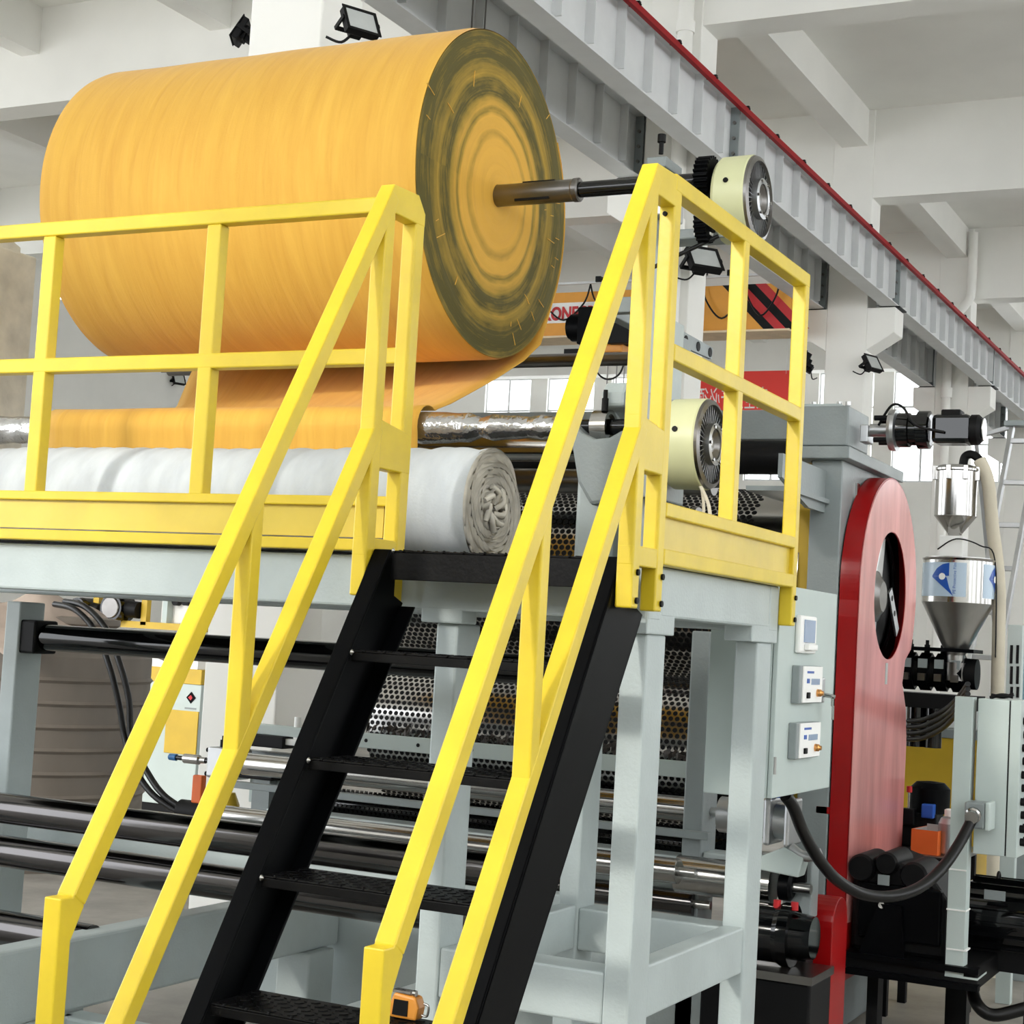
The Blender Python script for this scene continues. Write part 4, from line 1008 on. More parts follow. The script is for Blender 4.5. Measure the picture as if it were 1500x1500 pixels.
# terminal cabinet on its post
t = thing('terminal_cabinet', 'pale grey terminal cabinet with rows of black cable glands at the right edge', 'cabinet')
Y0 = 3.0
a = PY(1425, 1250, Y0); b = PY(1479, 1026, Y0)
part('body', MB().box(a.x, b.x, Y0, Y0 + .32, a.z, b.z), CAB, t, .003)
part('lid_seam', MB().box(b.x, b.x + .006, Y0 + .004, Y0 + .32, a.z + .003, b.z - .003), BLKP, t)
part('gland_panel', MB().box(b.x + .006, b.x + .05, Y0 - .002, Y0 + .36, a.z - .002, b.z + .002), CAB, t, .003)
gm = MB().lathe([(0, .017), (.03, .017), (.03, .013), (.045, .012)], (0, 0, 0), (1, 0, 0), 10).mesh('cable_gland')
zt_, zb_ = b.z - .085, a.z + .06
for r_ in range(10):
    z_ = zt_ - (zt_ - zb_) * r_ / 9
    for c_ in range(4): link('cable_gland', gm, BLKP, t, (b.x + .05, Y0 + .06 + c_ * .075 + (.02 if r_ % 2 else 0), z_))
pb = PY(1400, 1428, Y0)
part('post', MB().box(PY(1390, 1300, Y0).x, PY(1417, 1300, Y0).x, Y0 - .02, Y0 + .06, pb.z, b.z + .003), CAB, t, .002)
part('post_foot', MB().box(PY(1390, 1300, Y0).x, PY(1417, 1300, Y0).x + .06, Y0 - .02, Y0 + .18, pb.z - .008, pb.z), CAB, t)
for yy in (1273, 1332, 1390): part('cable_tie', MB().box(PY(1388, yy, Y0).x, PY(1417, yy, Y0).x, Y0 - .025, Y0 + .065, PY(1400, yy, Y0).z - .003, PY(1400, yy, Y0).z + .003), WHT, t)
rebase(t)
t = thing('junction_box', 'small grey junction box with cable gland on the terminal cabinet', 'junction box')
a = PY(1413, 1212, Y0 - .12); b = PY(1452, 1177, Y0 - .12)
part('body', MB().box(a.x, b.x - .02, Y0 - .14, Y0 - .02, a.z, b.z), GREYD, t, .008)
part('lid', MB().box(b.x - .02, b.x, Y0 - .145, Y0 - .015, a.z - .004, b.z + .004), CAB, t, .006)
gp = PY(1426, 1193, Y0 - .14)
part('gland', MB().lathe([(0, .034), (.015, .034), (.02, .028), (.04, .027)], (gp.x, Y0 - .14, gp.z), (0, -1, -.3), 12), STEEL, t)
rebase(t)
# wrench and tag lying on the cabinet
tag(part('pliers', MB().tube(pts((1452, 1018, 3.1), (1470, 1021, 3.1), (1485, 1017, 3.1)), .008, 6).tube(pts((1450, 1022, 3.08), (1468, 1018, 3.08), (1484, 1021, 3.08)), .008, 6), BLKP), 'black handled pliers lying on the terminal cabinet', 'tool')

# extruder: black drive train
t = thing('extruder_drive', 'black extruder gearbox and drive on the floor beside the red guard', 'machine')
part('gearbox', MB().prism([(-.235, .44), (.18, .44), (.18, .70), (.10, .80), (-.02, .83), (-.12, .86), (-.235, .80)], 'y', 3.05, 3.5), BLKP, t, .02)
part('gearbox_flange', MB().box(-.20, .16, 3.02, 3.06, .5, .74), BLK, t, .01)
for x_, z_, r_ in ((-.19, .80, .06), (-.08, .83, .05), (.04, .79, .06)): part('boss', MB().lathe([(0, r_ * .5), (.0, r_ * .85), (.02, r_), (.3, r_)], (x_, 3.0, z_), (0, 1, 0), 24), BLKP, t)
part('name_plate', MB().box(PY(1286, 1290, 3.0).x, PY(1303, 1290, 3.0).x, 2.996, 3.0, PY(1290, 1296, 3.0).z, PY(1290, 1281, 3.0).z), GREYD, t)
part('drain_plug', MB().cyl(PY(1291, 1326, 3.02), PY(1291, 1326, 2.98), .014, n=12), STEEL, t)
part('side_plate', MB().prism([(-.18, .44), (-.10, .66), (.0, .66), (.02, .44)], 'y', 2.98, 3.0), BLK, t)
for z_ in (.36, .43): part('base_rail', MB().box(-.245, .34, 2.95, 3.0, z_ - .012, z_ + .012), BLK, t)
part('base', MB().box(-.245, .33, 2.99, 3.75, .345, .44), BLKP, t, .01)
part('foot', MB().box(-.24, -.19, 3.4, 3.5, 0, .345), BLKP, t)
part('foot', MB().box(.1, .16, 3.65, 3.73, 0, .345), BLKP, t)
rebase(t)
t = thing('extruder_motor', 'large black electric motor with lifting eye at the right edge', 'motor')
ym = 3.55
c = PY(1462, 1345, ym)
part('body', MB().lathe([(0, .10), (0, .155), (.02, .165), (.55, .165), (.57, .15), (.6, .15)], (PY(1420, 1340, ym).x, ym, c.z), (1, 0, 0), 40), BLKG, t)
for a_ in range(20, 341, 20): part('cooling_rib', MB().beam((PY(1425, 1340, ym).x, ym + .17 * math.cos(R(a_)), c.z + .17 * math.sin(R(a_))), (PY(1500, 1340, ym).x + .2, ym + .17 * math.cos(R(a_)), c.z + .17 * math.sin(R(a_))), .006, .03, (0, math.sin(R(a_)), -math.cos(R(a_)))), BLKG, t)
e_ = PY(1463, 1285, ym)
part('lifting_eye', MB().tube([e_ + V((-.0, .02, -.04)), e_ + V((.0, .025, .0)), e_ + V((0, 0, .022)), e_ + V((0, -.025, 0)), e_ + V((0, -.02, -.04))], .007, 8), BLKP, t)
part('name_plate', MB().box(PY(1442, 1312, ym - .17).x, PY(1473, 1312, ym - .17).x, ym - .178, ym - .172, PY(1455, 1318, ym - .17).z, PY(1455, 1304, ym - .17).z), GREYD, t)
part('foot', MB().box(PY(1425, 1340, ym).x, PY(1500, 1340, ym).x + .15, ym - .12, ym + .12, .445, c.z - .12), BLKP, t)
part('pedestal', MB().box(PY(1425, 1340, ym).x + .02, PY(1500, 1340, ym).x + .15, ym - .1, ym + .1, .36, .445), BLKP, t)
part('pedestal_leg', MB().box(PY(1500, 1340, ym).x + .02, PY(1500, 1340, ym).x + .12, ym - .05, ym + .05, 0, .36), BLKP, t)
rebase(t)
tag(part('floor_cable', MB().tube(pts((1425, 1418, 3.4), (1424, 1445, 3.3), (1432, 1472, 3.2), (1455, 1487, 3.2), (1500, 1478, 3.25), (1560, 1465, 3.3)), .028, 12), HOSE), 'thick black cable looping to the floor at the bottom right', 'cable')
# shelf with oiler, bottle and box
t = thing('machine_table', 'dark steel shelf behind the red guard holding a bottle and a box', 'table')
YT = 3.95
ztop = PY(1355, 1249, YT).z
part('top', MB().box(-.30, .06, YT - .12, YT + .5, ztop - .02, ztop), STEELD, t, .003)
part('apron', MB().box(-.30, .06, YT - .12, YT - .10, ztop - .12, ztop - .02), BLKP, t)
for x_ in (-.28, .04): part('leg', MB().box(x_ - .02, x_ + .02, YT + .3, YT + .34, 0, ztop - .02), BLKP, t)
for x_ in (-.28, .04): part('leg', MB().box(x_ - .02, x_ + .02, YT - .09, YT - .05, 0, ztop - .02), BLKP, t)
rebase(t)
t = thing('card_box', 'small open orange cardboard box on the machine shelf', 'box')
a = PY(1334, 1246, YT - .06); b = PY(1374, 1246, YT - .06); hh = .115
w_ = b.x - a.x
part('walls', MB().box(0, w_, 0, .004, 0, hh).box(0, .004, .004, .22, 0, hh).box(w_ - .004, w_, .004, .22, 0, hh).box(.004, w_ - .004, .216, .22, 0, hh).box(.004, w_ - .004, .004, .216, 0, .004), BOXO, t)
part('lining', MB().box(.005, w_ - .005, .2145, .2155, .01, hh + .012).box(.005, .006, .005, .214, .01, hh - .001), CARD, t)
t.location = (a.x, YT - .06, ztop); t.rotation_euler = (0, 0, R(-6))
t = thing('metal_bottle', 'silver metal bottle standing beside the orange box', 'bottle')
q = PY(1391, 1235, YT + .02)
part('body', MB().lathe([(0, .052), (.01, .056), (.15, .056), (.175, .045), (.185, .03)], (0, 0, 0), (0, 0, 1), 28), ALU, t)
part('cap', MB().lathe([(0, .03), (.03, .03), (.035, .02)], (0, 0, .185), (0, 0, 1), 16), WHT, t)
t.location = (q.x, YT + .02, ztop)
t = thing('lubricator_unit', 'dark lubricator unit with red cap and blue valve behind the orange box', 'machine part')
q = PY(1360, 1190, YT + .28)
part('bowl', MB().lathe([(0, .10), (.12, .10), (.15, .07), (.155, .02)], (q.x, YT + .3, q.z), (0, 0, 1), 20), BLK, t)
part('body', MB().box(q.x - .13, q.x + .06, YT + .2, YT + .36, ztop, q.z), BLKP, t, .01)
part('switch_box', MB().box(q.x - .14, q.x - .04, YT + .14, YT + .2, q.z - .06, q.z + .02), BLKP, t, .006)
part('blue_valve', MB().box(q.x - .01, q.x + .05, YT + .16, YT + .22, q.z - .02, q.z + .05), DBLUE, t, .006)
part('rod', MB().cyl((q.x - .075, YT + .17, q.z - .03), (q.x - .075, YT + .17, q.z + .10), .006), STEEL, t)
part('red_cap', MB().cyl((q.x - .075, YT + .17, q.z + .10), (q.x - .075, YT + .17, q.z + .13), .014), REDL, t)
rebase(t)
# yellow machine body behind
t = thing('extruder_stand', 'yellow machine stand behind the red guard', 'machine')
YS = 5.6
a = PY(1310, 1260, YS); b = PY(1440, 1085, YS)
part('body', MB().box(a.x - .5, b.x - .02, YS, YS + .8, 0, b.z), DYEL, t, .006)
part('top', MB().box(a.x - .5, b.x - .02, YS - .02, YS + .85, b.z, b.z + .05), GREYD, t, .004)
part('white_housing', MB().box(a.x - .3, b.x - .05, YS + .1, YS + .7, b.z + .05, b.z + .22), WHT, t, .01)
rebase(t)
# extruder barrel with heater bands
t = thing('extruder_barrel', 'black extruder barrel with heater bands under the steel hopper', 'machine')
YB = 5.1
zc = PY(1380, 985, YB).z; xl = PY(1315, 985, YB).x - .35; xr = PY(1432, 985, YB).x
part('barrel', MB().cyl((xl, YB, zc), (xr, YB, zc), .085, n=20), BLKP, t)
for i in range(9):
    x_ = xl + .03 + i * .09
    if x_ + .06 > xr: break
    part('heater_band', MB().lathe([(0, .085), (0, .105), (.062, .105), (.062, .085)], (x_, YB, zc), (1, 0, 0), 8), BLK, t)
    part('band_clamp', MB().box(x_ + .01, x_ + .05, YB - .13, YB - .1, zc - .05, zc - .01), STEELD, t)
    part('band_terminal', MB().box(x_ + .005, x_ + .055, YB - .105, YB - .09, zc + .02, zc + .07), GREYD, t)
    part('thermocouple', MB().cyl((x_ + .03, YB, zc + .1), (x_ + .03, YB, zc + .15), .016, n=8).cyl((x_ + .03, YB, zc + .15), (x_ + .03, YB, zc + .175), .01, n=8), BLKP, t)
part('upper_tray', MB().box(xl, xr, YB - .13, YB + .13, zc + .115, zc + .135), BLK, t)
part('lower_tray', MB().box(xl, xr + .02, YB - .14, YB + .14, zc - .2, zc - .12), BLKP, t)
for x_ in (PY(1342, 1030, YB).x, PY(1368, 1030, YB).x): part('support', MB().cyl((x_, YB, zc - .42), (x_, YB, zc - .2), .05, n=16), BLKG, t)
rebase(t)
for k, d_ in enumerate((0, 12, 24, 36)):
    tag(part('cable', MB().tube(pts((1330, 1056 + d_ * .75, 4.6), (1352, 1054 + d_ * .75, 4.5), (1380, 1042 + d_ * .7, 4.3), (1400, 1026 + d_ * .6, 4.0), (1418, 1002 + d_ * .6, 3.7)), .013, 8), HOSE), '%s of four black cables curving beside the tall red guard' % ('topmost', 'second from top', 'third from top', 'lowest')[k], 'cable', 'curving cables')
# hopper with label film and loader
t = thing('material_hopper', 'stainless steel cone hopper wrapped in pale blue protective film', 'hopper')
YH = 5.05
cx = PY(1403, 880, YH).x; rh = (PY(1458, 850, YH).x - PY(1347, 850, YH).x) / 2 * .94
z1_ = PY(1403, 823, YH).z; z2_ = PY(1403, 884, YH).z; z3_ = PY(1403, 960, YH).z
part('cone', MB().lathe([(z3_ - .06, rh * .24), (z3_, rh * .26), (z2_, rh)], (cx, YH, 0), (0, 0, 1), 48), STEELB, t)
part('cylinder', MB().lathe([(z2_, rh), (z1_, rh), (z1_ + .012, rh * 1.03), (z1_ + .016, rh * .97)], (cx, YH, 0), (0, 0, 1), 48), STEEL, t)
part('lid', MB().cyl((cx, YH, z1_), (cx, YH, z1_ + .02), rh * .95, n=48), STEELB, t)
def wrap(name, a0, a1, za, zb, mat, dr=.0015):
    n_ = 20; vs = []
    for i in range(n_ + 1):
        a_ = R(a0 + (a1 - a0) * i / n_)
        for z_ in (za, zb): vs.append((cx + (rh + dr) * math.sin(a_), YH - (rh + dr) * math.cos(a_), z_))
    return part(name, MB().add(vs, [(2 * i, 2 * i + 2, 2 * i + 3, 2 * i + 1) for i in range(n_)], True), mat, t)
va = math.degrees(math.atan2(CP.x - cx, YH - CP.y))
wrap('film_or_painted_sheen', va - 95, va + 12, z2_ + .03, z1_ - .015, LABELB)
wrap('film_or_painted_sheen', va + 42, va + 100, z2_ + .03, z1_ - .015, LABELB)
hz = z1_ - .015 - z2_ - .03; zb0 = z2_ + .03
def emblem(ac):
    """curved blue fish-like emblem with a white dot, wrapped on the drum"""
    def sp(u, v, dr): a_ = R(ac + u); return (cx + (rh + dr) * math.sin(a_), YH - (rh + dr) * math.cos(a_), zb0 + v * hz)
    def lerp(tb, u):
        for (u0, v0), (u1, v1) in zip(tb[:-1], tb[1:]):
            if u0 <= u <= u1: return v0 + (v1 - v0) * (u - u0) / (u1 - u0)
        return tb[-1][1]
    tops = [(-17, .6), (-8, .82), (2, .94), (14, .99)]; tb_lo = [(-17, .58), (14, .60)]
    lows = [(-17, .56), (-6, .42), (6, .24), (20, .02)]; lb_hi = [(-17, .58), (9, .58), (11, .45), (14, .25), (20, .03)]
    for nm, hi_, lo_, ua, ub in (('emblem_top', tops, tb_lo, -17, 13), ('emblem_bottom', lb_hi, lows, -17, 20)):
        n_ = 18; us = [ua + (ub - ua) * i / n_ for i in range(n_ + 1)]
        part(nm, MB().add([sp(u, lerp(f_, u), .003) for u in us for f_ in (lo_, hi_)], [(2 * i, 2 * i + 2, 2 * i + 3, 2 * i + 1) for i in range(n_)]), DBLUE, t)
    part('emblem_dot', MB().add([sp(2 + 5.5 * math.cos(R(a)), .58 + .1 * math.sin(R(a)), .006) for a in range(0, 360, 24)], [list(range(15))]), WHT, t)
    # upright caption
    tm = text_mesh('caption', 'PE Protective Film', hz * .125, DBLUE, t, Matrix.Identity(4), 0)
    for v_ in tm.data.vertices:
        u_, w_2 = v_.co.x, v_.co.y
        q_ = sp(24 - w_2 / rh * 57, .08 + u_ / hz, .003); v_.co = q_
emblem(va - 28)
emblem(va + 72)
part('loader_body', MB().lathe([(z1_ + .14, rh * .17), (z1_ + .155, rh * .2), (z1_ + .25, rh * .58), (z1_ + .252, rh * .6), (z1_ + .50, rh * .6), (z1_ + .505, rh * .66), (z1_ + .515, rh * .66)], (cx - .03, YH, 0), (0, 0, 1), 40), STEEL, t)
part('loader_lid', MB().lathe([(z1_ + .515, rh * .66), (z1_ + .535, rh * .5), (z1_ + .54, rh * .1)], (cx - .03, YH, 0), (0, 0, 1), 40), STEELB, t)
for a_ in (-60, -10, 35, 80): part('clip', MB().box(-.012, .012, -.012, .006, z1_ + .45, z1_ + .53), STEEL, t, .003, (cx - .03 + rh * .62 * math.sin(R(a_)), YH - rh * .62 * math.cos(R(a_)), 0))
part('outlet_box', MB().box(cx - .1, cx + .03, YH - .07, YH + .07, z1_ + .02, z1_ + .14), WHT, t, .006)
part('inlet_elbow', MB().tube([(cx - .0, YH, z1_ + .52), (cx + .01, YH, z1_ + .585), (cx + .05, YH, z1_ + .6), (cx + .09, YH, z1_ + .57)], .024, 12), BLKP, t)
part('wire', MB().tube([(cx - .1, YH - .1, z1_ + .06), (cx + .0, YH - .1, z1_ + .12), (cx + .12, YH - .05, z1_ + .09), (cx + rh, YH, z1_ + .01), (cx + rh + .02, YH, z3_)], .004, 6), HOSE, t)
part('throat', MB().cyl((cx, YH, z3_ - .14), (cx, YH, z3_ - .04), rh * .3), STEELD, t)
rebase(t)
tag(part('suction_hose', MB().tube([(cx + .09, YH, z1_ + .57), (cx + .14, YH, z1_ + .45), (cx + .17, YH + .02, z1_ + .2), (cx + .21, YH + .04, z1_ - .1), (cx + .22, YH + .05, z1_ - .5), (cx + .24, YH + .05, .04)], .036, 14), HOSEB), 'beige hose hanging beside the steel hopper', 'hose')
# slotted post and blue wrapped drum at the far right edge
tag(part('slotted_post', MB().box(PY(1476, 930, 4.6).x, PY(1498, 930, 4.6).x, 4.6, 4.66, .0, PY(1480, 915, 4.6).z), CAB, None, .003), 'pale slotted steel post behind the terminal cabinet', 'post')
so = bpy.data.objects['slotted_post']
for x_ in (1482, 1491):
    for ya_, yb_ in ((945, 972), (976, 1002), (1006, 1022)): part('slot', MB().box(PY(x_ - 2, ya_, 4.598).x, PY(x_ + 2, ya_, 4.598).x, 4.596, 4.6, PY(x_, yb_, 4.598).z, PY(x_, ya_, 4.598).z), BLKP, so)
t = thing('wrapped_drum', 'drum in pale blue plastic wrap cut by the right picture edge', 'drum')
q = PY(1512, 1030, 5.4)
part('wrap', MB().lathe([(0, .17), (.02, .18), (.45, .18), (.5, .16), (.51, .05)], (q.x + .06, 5.5, q.z - .2), (0, 0, 1), 28), LBLUE, t)
part('lid', MB().lathe([(0, .165), (.03, .165), (.035, .05)], (q.x + .06, 5.5, q.z + .305), (0, 0, 1), 28), BLUE, t)
part('plinth', MB().box(q.x - .15, q.x + .27, 5.3, 5.7, 0, q.z - .2), GREYD, t, .005)
rebase(t)
# ladder leaning behind the hopper
t = thing('step_ladder', 'white aluminium step ladder standing behind the hopper', 'ladder')
YL = 8.0
def P_(x, y, d=0): return PY(x, y, YL + d)
l0, l1 = P_(1483, 625), P_(1432, 905, -.5); r0, r1 = P_(1524, 625), P_(1474, 905, -.5)
def down(p, q): k = (p.z) / (p.z - q.z); return p + (q - p) * k
l1, r1 = down(l0, l1), down(r0, r1)
part('stile', MB().beam(l0, l1, .03, .07, (1, 0, 0)), ALU, t, .004)
part('stile', MB().beam(r0, r1, .03, .07, (1, 0, 0)), ALU, t, .004)
nst = 11
for i in range(nst):
    k = (i + .35) / nst; part('rung', MB().beam(l0 + (l1 - l0) * k, r0 + (r1 - r0) * k, .035, .05, (0, 0, 1)), ALU, t, .003)
b0, b1 = P_(1430, 640, .3), down(P_(1430, 640, .3), P_(1448, 820, .5))
part('rear_stile', MB().beam(b0, b1, .03, .05, (1, 0, 0)), ALU, t, .003)
part('top_cap', MB().beam(l0 + V((-.05, 0, .02)), r0 + V((.05, 0, .02)), .12, .04, (0, 1, 0)), GREYD, t, .004)
part('rear_brace', MB().beam(b0, l0, .03, .03, (0, 0, 1)), ALU, t)
rebase(t)
# pneumatic parts and bearing seen under the cabinet
t = thing('air_cylinder', 'silver pneumatic cylinder under the control cabinet', 'cylinder')
Yq = 2.0
c0 = PY(1128, 1200, Yq); c1 = PY(1158, 1204, Yq); rq = .09
part('barrel', MB().cyl(c0 + V((-.2, 0, 0)), c1, rq * .78, n=28), ALU, t)
part('end_cap', MB().box(c1.x, c1.x + .02, Yq - rq, Yq + rq, c1.z - rq, c1.z + rq), ALU, t, .01)
part('end_cap', MB().box(c0.x - .0, c0.x + .03, Yq - rq, Yq + rq, c1.z - rq, c1.z + rq), ALU, t, .01)
part('clevis', MB().prism([(c0.x - .1, c1.z - rq - .09), (c1.x + .06, c1.z - rq - .11), (c1.x + .08, c1.z - rq - .03), (c1.x, c1.z - rq)], 'y', Yq - .07, Yq + .02), CAB, t, .006)
part('fitting', MB().cyl((c1.x - .05, Yq - .02, c1.z + rq), (c1.x - .05, Yq - .02, c1.z + rq + .03), .02).cyl((c1.x - .02, Yq - .02, c1.z + rq + .01), (c1.x + .02, Yq - .02, c1.z + rq + .035), .012), DBLUE, t)
part('pivot_link', MB().tube([(c1.x + .02, Yq - .05, c1.z - .09), (c1.x + .08, Yq - .05, c1.z - .12), (c1.x + .14, Yq - .04, c1.z - .1)], .02, 8), ALU, t)
rebase(t)
t = thing('pillow_block', 'grey bearing block with steel shaft end under the control cabinet', 'bearing')
c = PY(1172, 1300, 2.1)
part('block', MB().box(c.x - .075, c.x + .04, 2.12, 2.22, c.z - .12, c.z + .12), GREYD, t, .006)
part('bearing_ring', MB().lathe([(0, .055), (.04, .055), (.05, .04)], (c.x - .07, 2.08, c.z), (1, 0, 0), 24), BLK, t)
part('shaft_end', MB().cyl((c.x - .05, 2.08, c.z), (c.x + .05, 2.08, c.z), .02), STEELB, t)
part('roller_end', MB().cyl((c.x - .5, 2.08, c.z), (c.x - .10, 2.08, c.z), .075, n=28), STEEL, t)
part('hook_plate', MB().prism([(c.x - .03, c.z + .02), (c.x + .02, c.z + .02), (c.x + .02, c.z + .1), (c.x - .03, c.z + .1)], 'y', 2.10, 2.12), BLKP, t)
part('pedestal', MB().box(c.x - .06, c.x + .03, 2.12, 2.22, 0, c.z - .12), BLKP, t)
rebase(t)
t = thing('small_gear_motor', 'black gear motor with two orange plugs at the foot of the grey frame', 'motor')
c = PY(1150, 1372, 1.9)
part('body', MB().lathe([(0, .09), (.0, .11), (.16, .11), (.18, .12), (.22, .12), (.22, .09), (.3, .08)], (c.x - .2, 1.95, c.z), (1, 0, 0), 32), BLKG, t)
for x_ in (1136, 1162): q = PY(x_, 1326, 1.9); part('plug', MB().cyl((q.x, 1.92, c.z + .10), (q.x, 1.92, c.z + .13), .014), REDL, t)
part('mount_plate', MB().box(c.x - .3, c.x + .14, 1.8, 2.1, c.z - .15, c.z - .12), STEELD, t)
part('cabinet_base', MB().box(c.x - .3, c.x + .13, 1.82, 2.1, 0, c.z - .15), BLKP, t, .01)
rebase(t)

# ================================================================== LEFT BACKGROUND
# ribbed tank with a dusty sheet
t = thing('ribbed_tank', 'big ribbed grey brown plastic tank behind the platform at left', 'tank')
TX, TY, TR = -6.55, 4.75, .80
prof = [(0, TR * .97), (.06, TR)]
z = .16
while z < 1.36:
    prof += [(z, TR), (z + .02, TR + .018), (z + .04, TR)]; z += .155
prof += [(1.42, TR), (1.5, TR * .96), (1.56, TR * .8)]
part('body', MB().lathe(prof, (TX, TY, 0), (0, 0, 1), 64), TANK, t)
part('neck', MB().lathe([(1.56, .34), (1.62, .34), (1.64, .37), (1.68, .37), (1.69, .3)], (TX + .25, TY, 0), (0, 0, 1), 32), TANK, t)
rebase(t)
vs = []; n_ = 24
for i in range(n_ + 1):
    for j in range(n_ + 1):
        u, v = i / n_ * 2 - 1, j / n_ * 2 - 1
        x, y = TX - .1 + u * .75, TY - .1 + v * .8
        r = math.hypot(u, v)
        zz = 1.73 + .07 * math.sin(u * 7 + v * 3) * math.cos(v * 5) - max(0, r - .55) * .4 + .1 * math.exp(-((u - .5) ** 2 + v * v) * 6)
        vs.append((x, y, max(zz, 1.59 - max(0, r - .9) * .6)))
o = part('dust_sheet', MB().add(vs, [(i * (n_ + 1) + j, (i + 1) * (n_ + 1) + j, (i + 1) * (n_ + 1) + j + 1, i * (n_ + 1) + j + 1) for i in range(n_) for j in range(n_)], True), CLOTHB)
o.modifiers.new('solid', 'SOLIDIFY').thickness = .006
tag(o, 'crumpled dusty cloth over the ribbed tank', 'cloth')
for k, (dx, dy) in enumerate(((0, 0), (15, -4))):
    tag(part('hose', MB().tube([PY(80 + dx, 885 + dy, 3.7), PY(110 + dx, 893 + dy, 3.6), PY(140 + dx, 925 + dy, 3.55), PY(160 + dx, 975 + dy, 3.5), PY(174 + dx, 1030 + dy, 3.5), PY(184 + dx * .6, 1085, 3.5), PY(200 + dx, 1130, 3.45), PY(225 + dx, 1165, 3.4), PY(262 + dx, 1190, 3.4)], .019, 10), HOSE), ('left', 'right')[k] + ' one of two dark hoses hanging in front of the ribbed tank', 'hose', 'hanging hoses')
# yellow and grey machine
t = thing('converting_machine', 'grey and yellow machine cabinet beyond the ribbed tank', 'machine')
YM = 7.4
a = PY(212, 1150, YM); b = PY(300, 955, YM)
x0, x1 = a.x - .7, PY(292, 1050, YM).x
part('body', MB().box(x0, x1, YM, YM + .7, .12, PY(250, 1000, YM).z), CAB, t, .006)
part('plinth', MB().box(x0, x1, YM + .03, YM + .7, 0, .12), BLKP, t)
part('yellow_header', MB().box(x0, x1, YM - .01, YM + .7, PY(250, 1000, YM).z, PY(250, 978, YM).z), DYEL, t, .004)
part('yellow_panel', MB().box(PY(243, 1070, YM).x, PY(290, 1070, YM).x, YM - .012, YM, PY(260, 1104, YM).z, PY(260, 1040, YM).z), DYEL, t, .003)
part('white_panel', MB().box(x0 + .3, x1 - .05, YM - .005, YM + .5, PY(250, 978, YM).z, PY(250, 958, YM).z), WHT, t, .004)
c = PY(279, 1022, YM - .012); s_ = .05
part('logo', MB().prism([(c.x - s_, c.z), (c.x, c.z + s_), (c.x + s_, c.z), (c.x, c.z - s_)], 'y', YM - .006, YM), BLK, t)
part('logo_mark', MB().prism([(c.x - s_ * .6, c.z), (c.x, c.z + s_ * .45), (c.x + s_ * .35, c.z), (c.x, c.z - s_ * .45)], 'y', YM - .009, YM - .006), REDL, t)
part('logo_line', MB().box(c.x - .06, c.x + .06, YM - .004, YM, c.z - .1, c.z - .085), GREYD, t)
rebase(t)
t = thing('machine_gantry', 'yellow gantry frame with white equipment seen under the platform at left', 'machine')
YG = 7.6
zr = PY(250, 918, YG).z
part('rail', MB().box(PY(100, 918, YG).x, PY(300, 918, YG).x, YG, YG + .06, zr - .03, zr + .03), DYEL, t)
for px in (140, 211, 288): part('post', MB().box(PY(px - 4, 890, YG).x, PY(px + 4, 890, YG).x, YG, YG + .06, zr, zr + .9), DYEL, t)
for px in (140, 288): part('post', MB().box(PY(px - 4, 890, YG).x, PY(px + 4, 890, YG).x, YG, YG + .06, 0, zr), DYEL, t)
part('white_box', MB().box(PY(226, 890, YG).x, PY(280, 890, YG).x, YG + .1, YG + .4, zr + .03, zr + .5), WHT, t, .01)
part('white_bracket', MB().box(PY(236, 890, YG).x, PY(243, 890, YG).x, YG + .02, YG + .1, zr, zr + .45), CAB, t)
for px in (252, 266): part('black_knob', MB().cyl((PY(px, 880, YG).x, YG + .1, PY(px, 881, YG).z), (PY(px, 880, YG).x, YG + .04, PY(px, 881, YG).z), .035, n=14), BLKP, t)
for px, sc2 in ((162, 1.0), (112, .75)):
    q = PY(px, 890, YG - .1); f = part('blower', MB().lathe([(0, .05), (.0, .12 * sc2), (.05, .13 * sc2), (.2, .13 * sc2)], (q.x, YG - .1, q.z), (0, 1, 0), 24), BLKG, t)
    part('blower_face', MB().lathe([(0, .02), (.0, .09 * sc2), (.01, .095 * sc2)], (q.x, YG - .115, q.z), (0, 1, 0), 20), STEELD, f)
    part('blower_motor', MB().cyl((q.x + .1, YG, q.z), (q.x + .25 * sc2, YG, q.z - .01), .075 * sc2), BLKP, t)
rebase(t)
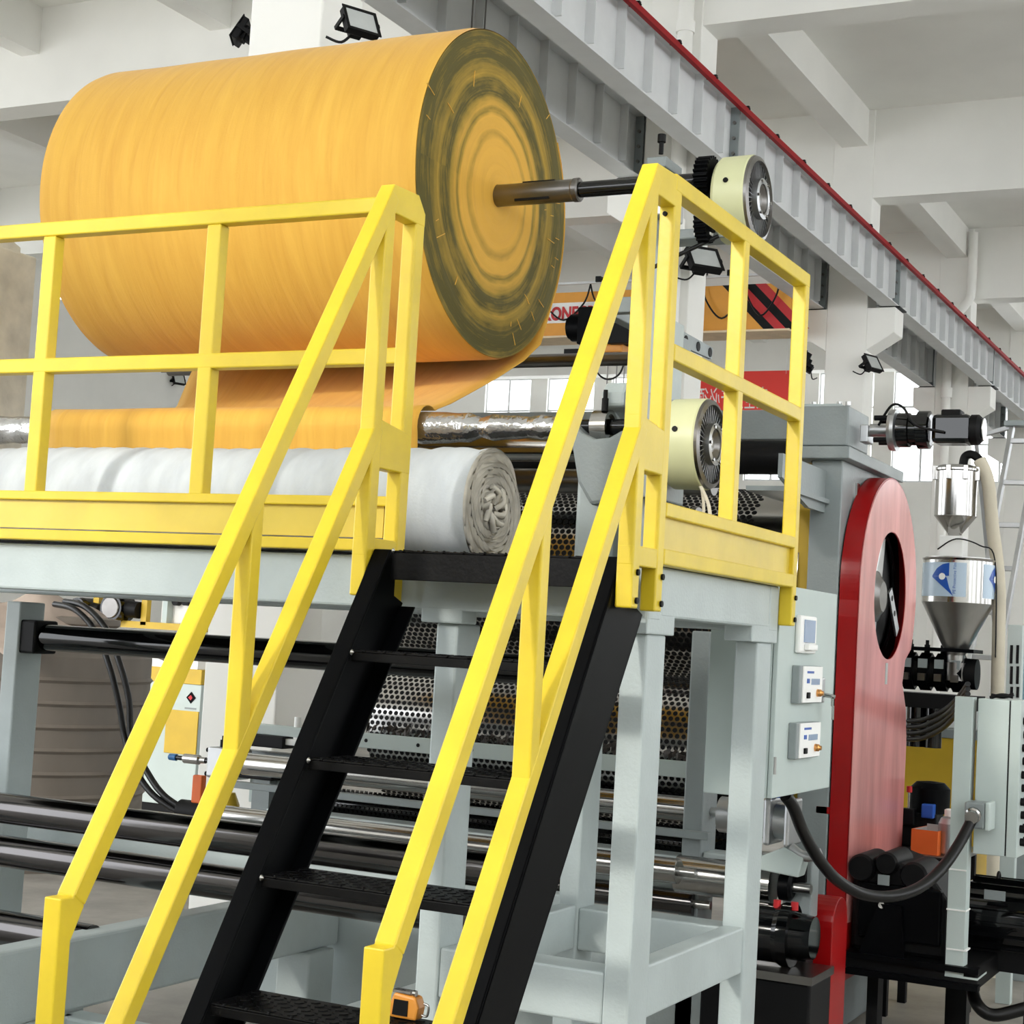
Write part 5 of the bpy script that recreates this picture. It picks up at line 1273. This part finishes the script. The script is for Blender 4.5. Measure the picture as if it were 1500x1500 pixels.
# pneumatic actuator with blue tip in front of a small machine
t = thing('pneumatic_actuator', 'aluminium pneumatic actuator with a blue tipped rod', 'actuator')
YA = 2.5
c = PY(320, 1116, YA)
part('body', MB().box(c.x - .03, c.x + .16, YA - .06, YA + .06, c.z - .075, c.z + .075), ALU, t, .012)
for dy in (-.045, .045):
    for dz in (-.058, .058): part('tie_nut', MB().cyl((c.x - .04, YA + dy, c.z + dz), (c.x - .03, YA + dy, c.z + dz), .011, n=8), BLKP, t)
part('rod_sleeve', MB().lathe([(0, .024), (.09, .024), (.1, .016), (.13, .016)], (PY(270, 1121, YA).x, YA, c.z), (1, 0, 0), 20), STEEL, t)
part('tip', MB().lathe([(0, .008), (.008, .016), (.05, .017)], (PY(246, 1122, YA).x, YA, c.z), (1, 0, 0), 16), BLUE, t)
part('rod', MB().cyl((PY(258, 1122, YA).x, YA, c.z), (c.x, YA, c.z), .012), BLKG, t)
part('fitting', MB().cyl((c.x + .02, YA, c.z + .075), (c.x + .02, YA, c.z + .11), .014).cyl((c.x + .02, YA, c.z + .11), (c.x + .02, YA, c.z + .13), .007), BLKP, t)
part('coupling', MB().box(c.x + .16, c.x + .36, YA - .055, YA + .055, c.z - .06, c.z + .05), BLKP, t, .006)
part('mount', MB().box(c.x + .18, c.x + .40, YA + .02, YA + .05, c.z - .18, c.z - .06), CAB, t, .004)
part('steel_sleeve', MB().lathe([(0, .02), (.03, .05), (.3, .05)], (c.x + .38, YA, c.z), (1, 0, 0), 28), STEELB, t)
part('pedestal', MB().box(c.x + .24, c.x + .34, YA - .04, YA + .06, 0, c.z - .06), GREYD, t)
rebase(t)
t = thing('trimming_unit', 'small black and white trimming unit behind the left stringer', 'machine')
q = PY(405, 1062, 2.7)
part('plate', MB().box(q.x - .2, q.x + .25, 2.66, 2.72, q.z - .05, q.z + .0), CAB, t, .004)
part('black_block', MB().box(q.x - .15, q.x + .1, 2.62, 2.8, q.z - .0 - .11, q.z - .05), BLKP, t, .006)
part('valve', MB().box(q.x + .08, q.x + .2, 2.64, 2.72, q.z - .09, q.z - .06).cyl((q.x + .14, 2.68, q.z - .06), (q.x + .14, 2.68, q.z + .05), .018), WHT, t, .003)
part('beam', MB().box(q.x - .35, q.x + .4, 2.7, 2.8, q.z - .24, q.z - .14), GREYD, t, .004)
part('yellow_bag', MB().lathe([(0, .02), (.05, .05), (.14, .055), (.2, .03)], (q.x - .2, 2.62, q.z - .55), (0, 0, 1), 12), DYEL, t)
part('orange_part', MB().box(q.x - .42, q.x - .36, 2.6, 2.64, q.z - .42, q.z - .28), BOXO, t, .006)
part('post', MB().box(q.x - .1, q.x + .05, 2.72, 2.8, 0, q.z - .24), GREYD, t)
part('motor', MB().cyl((q.x - .55, 2.7, q.z - .48), (q.x - .3, 2.7, q.z - .48), .06), BLKP, t)
rebase(t)
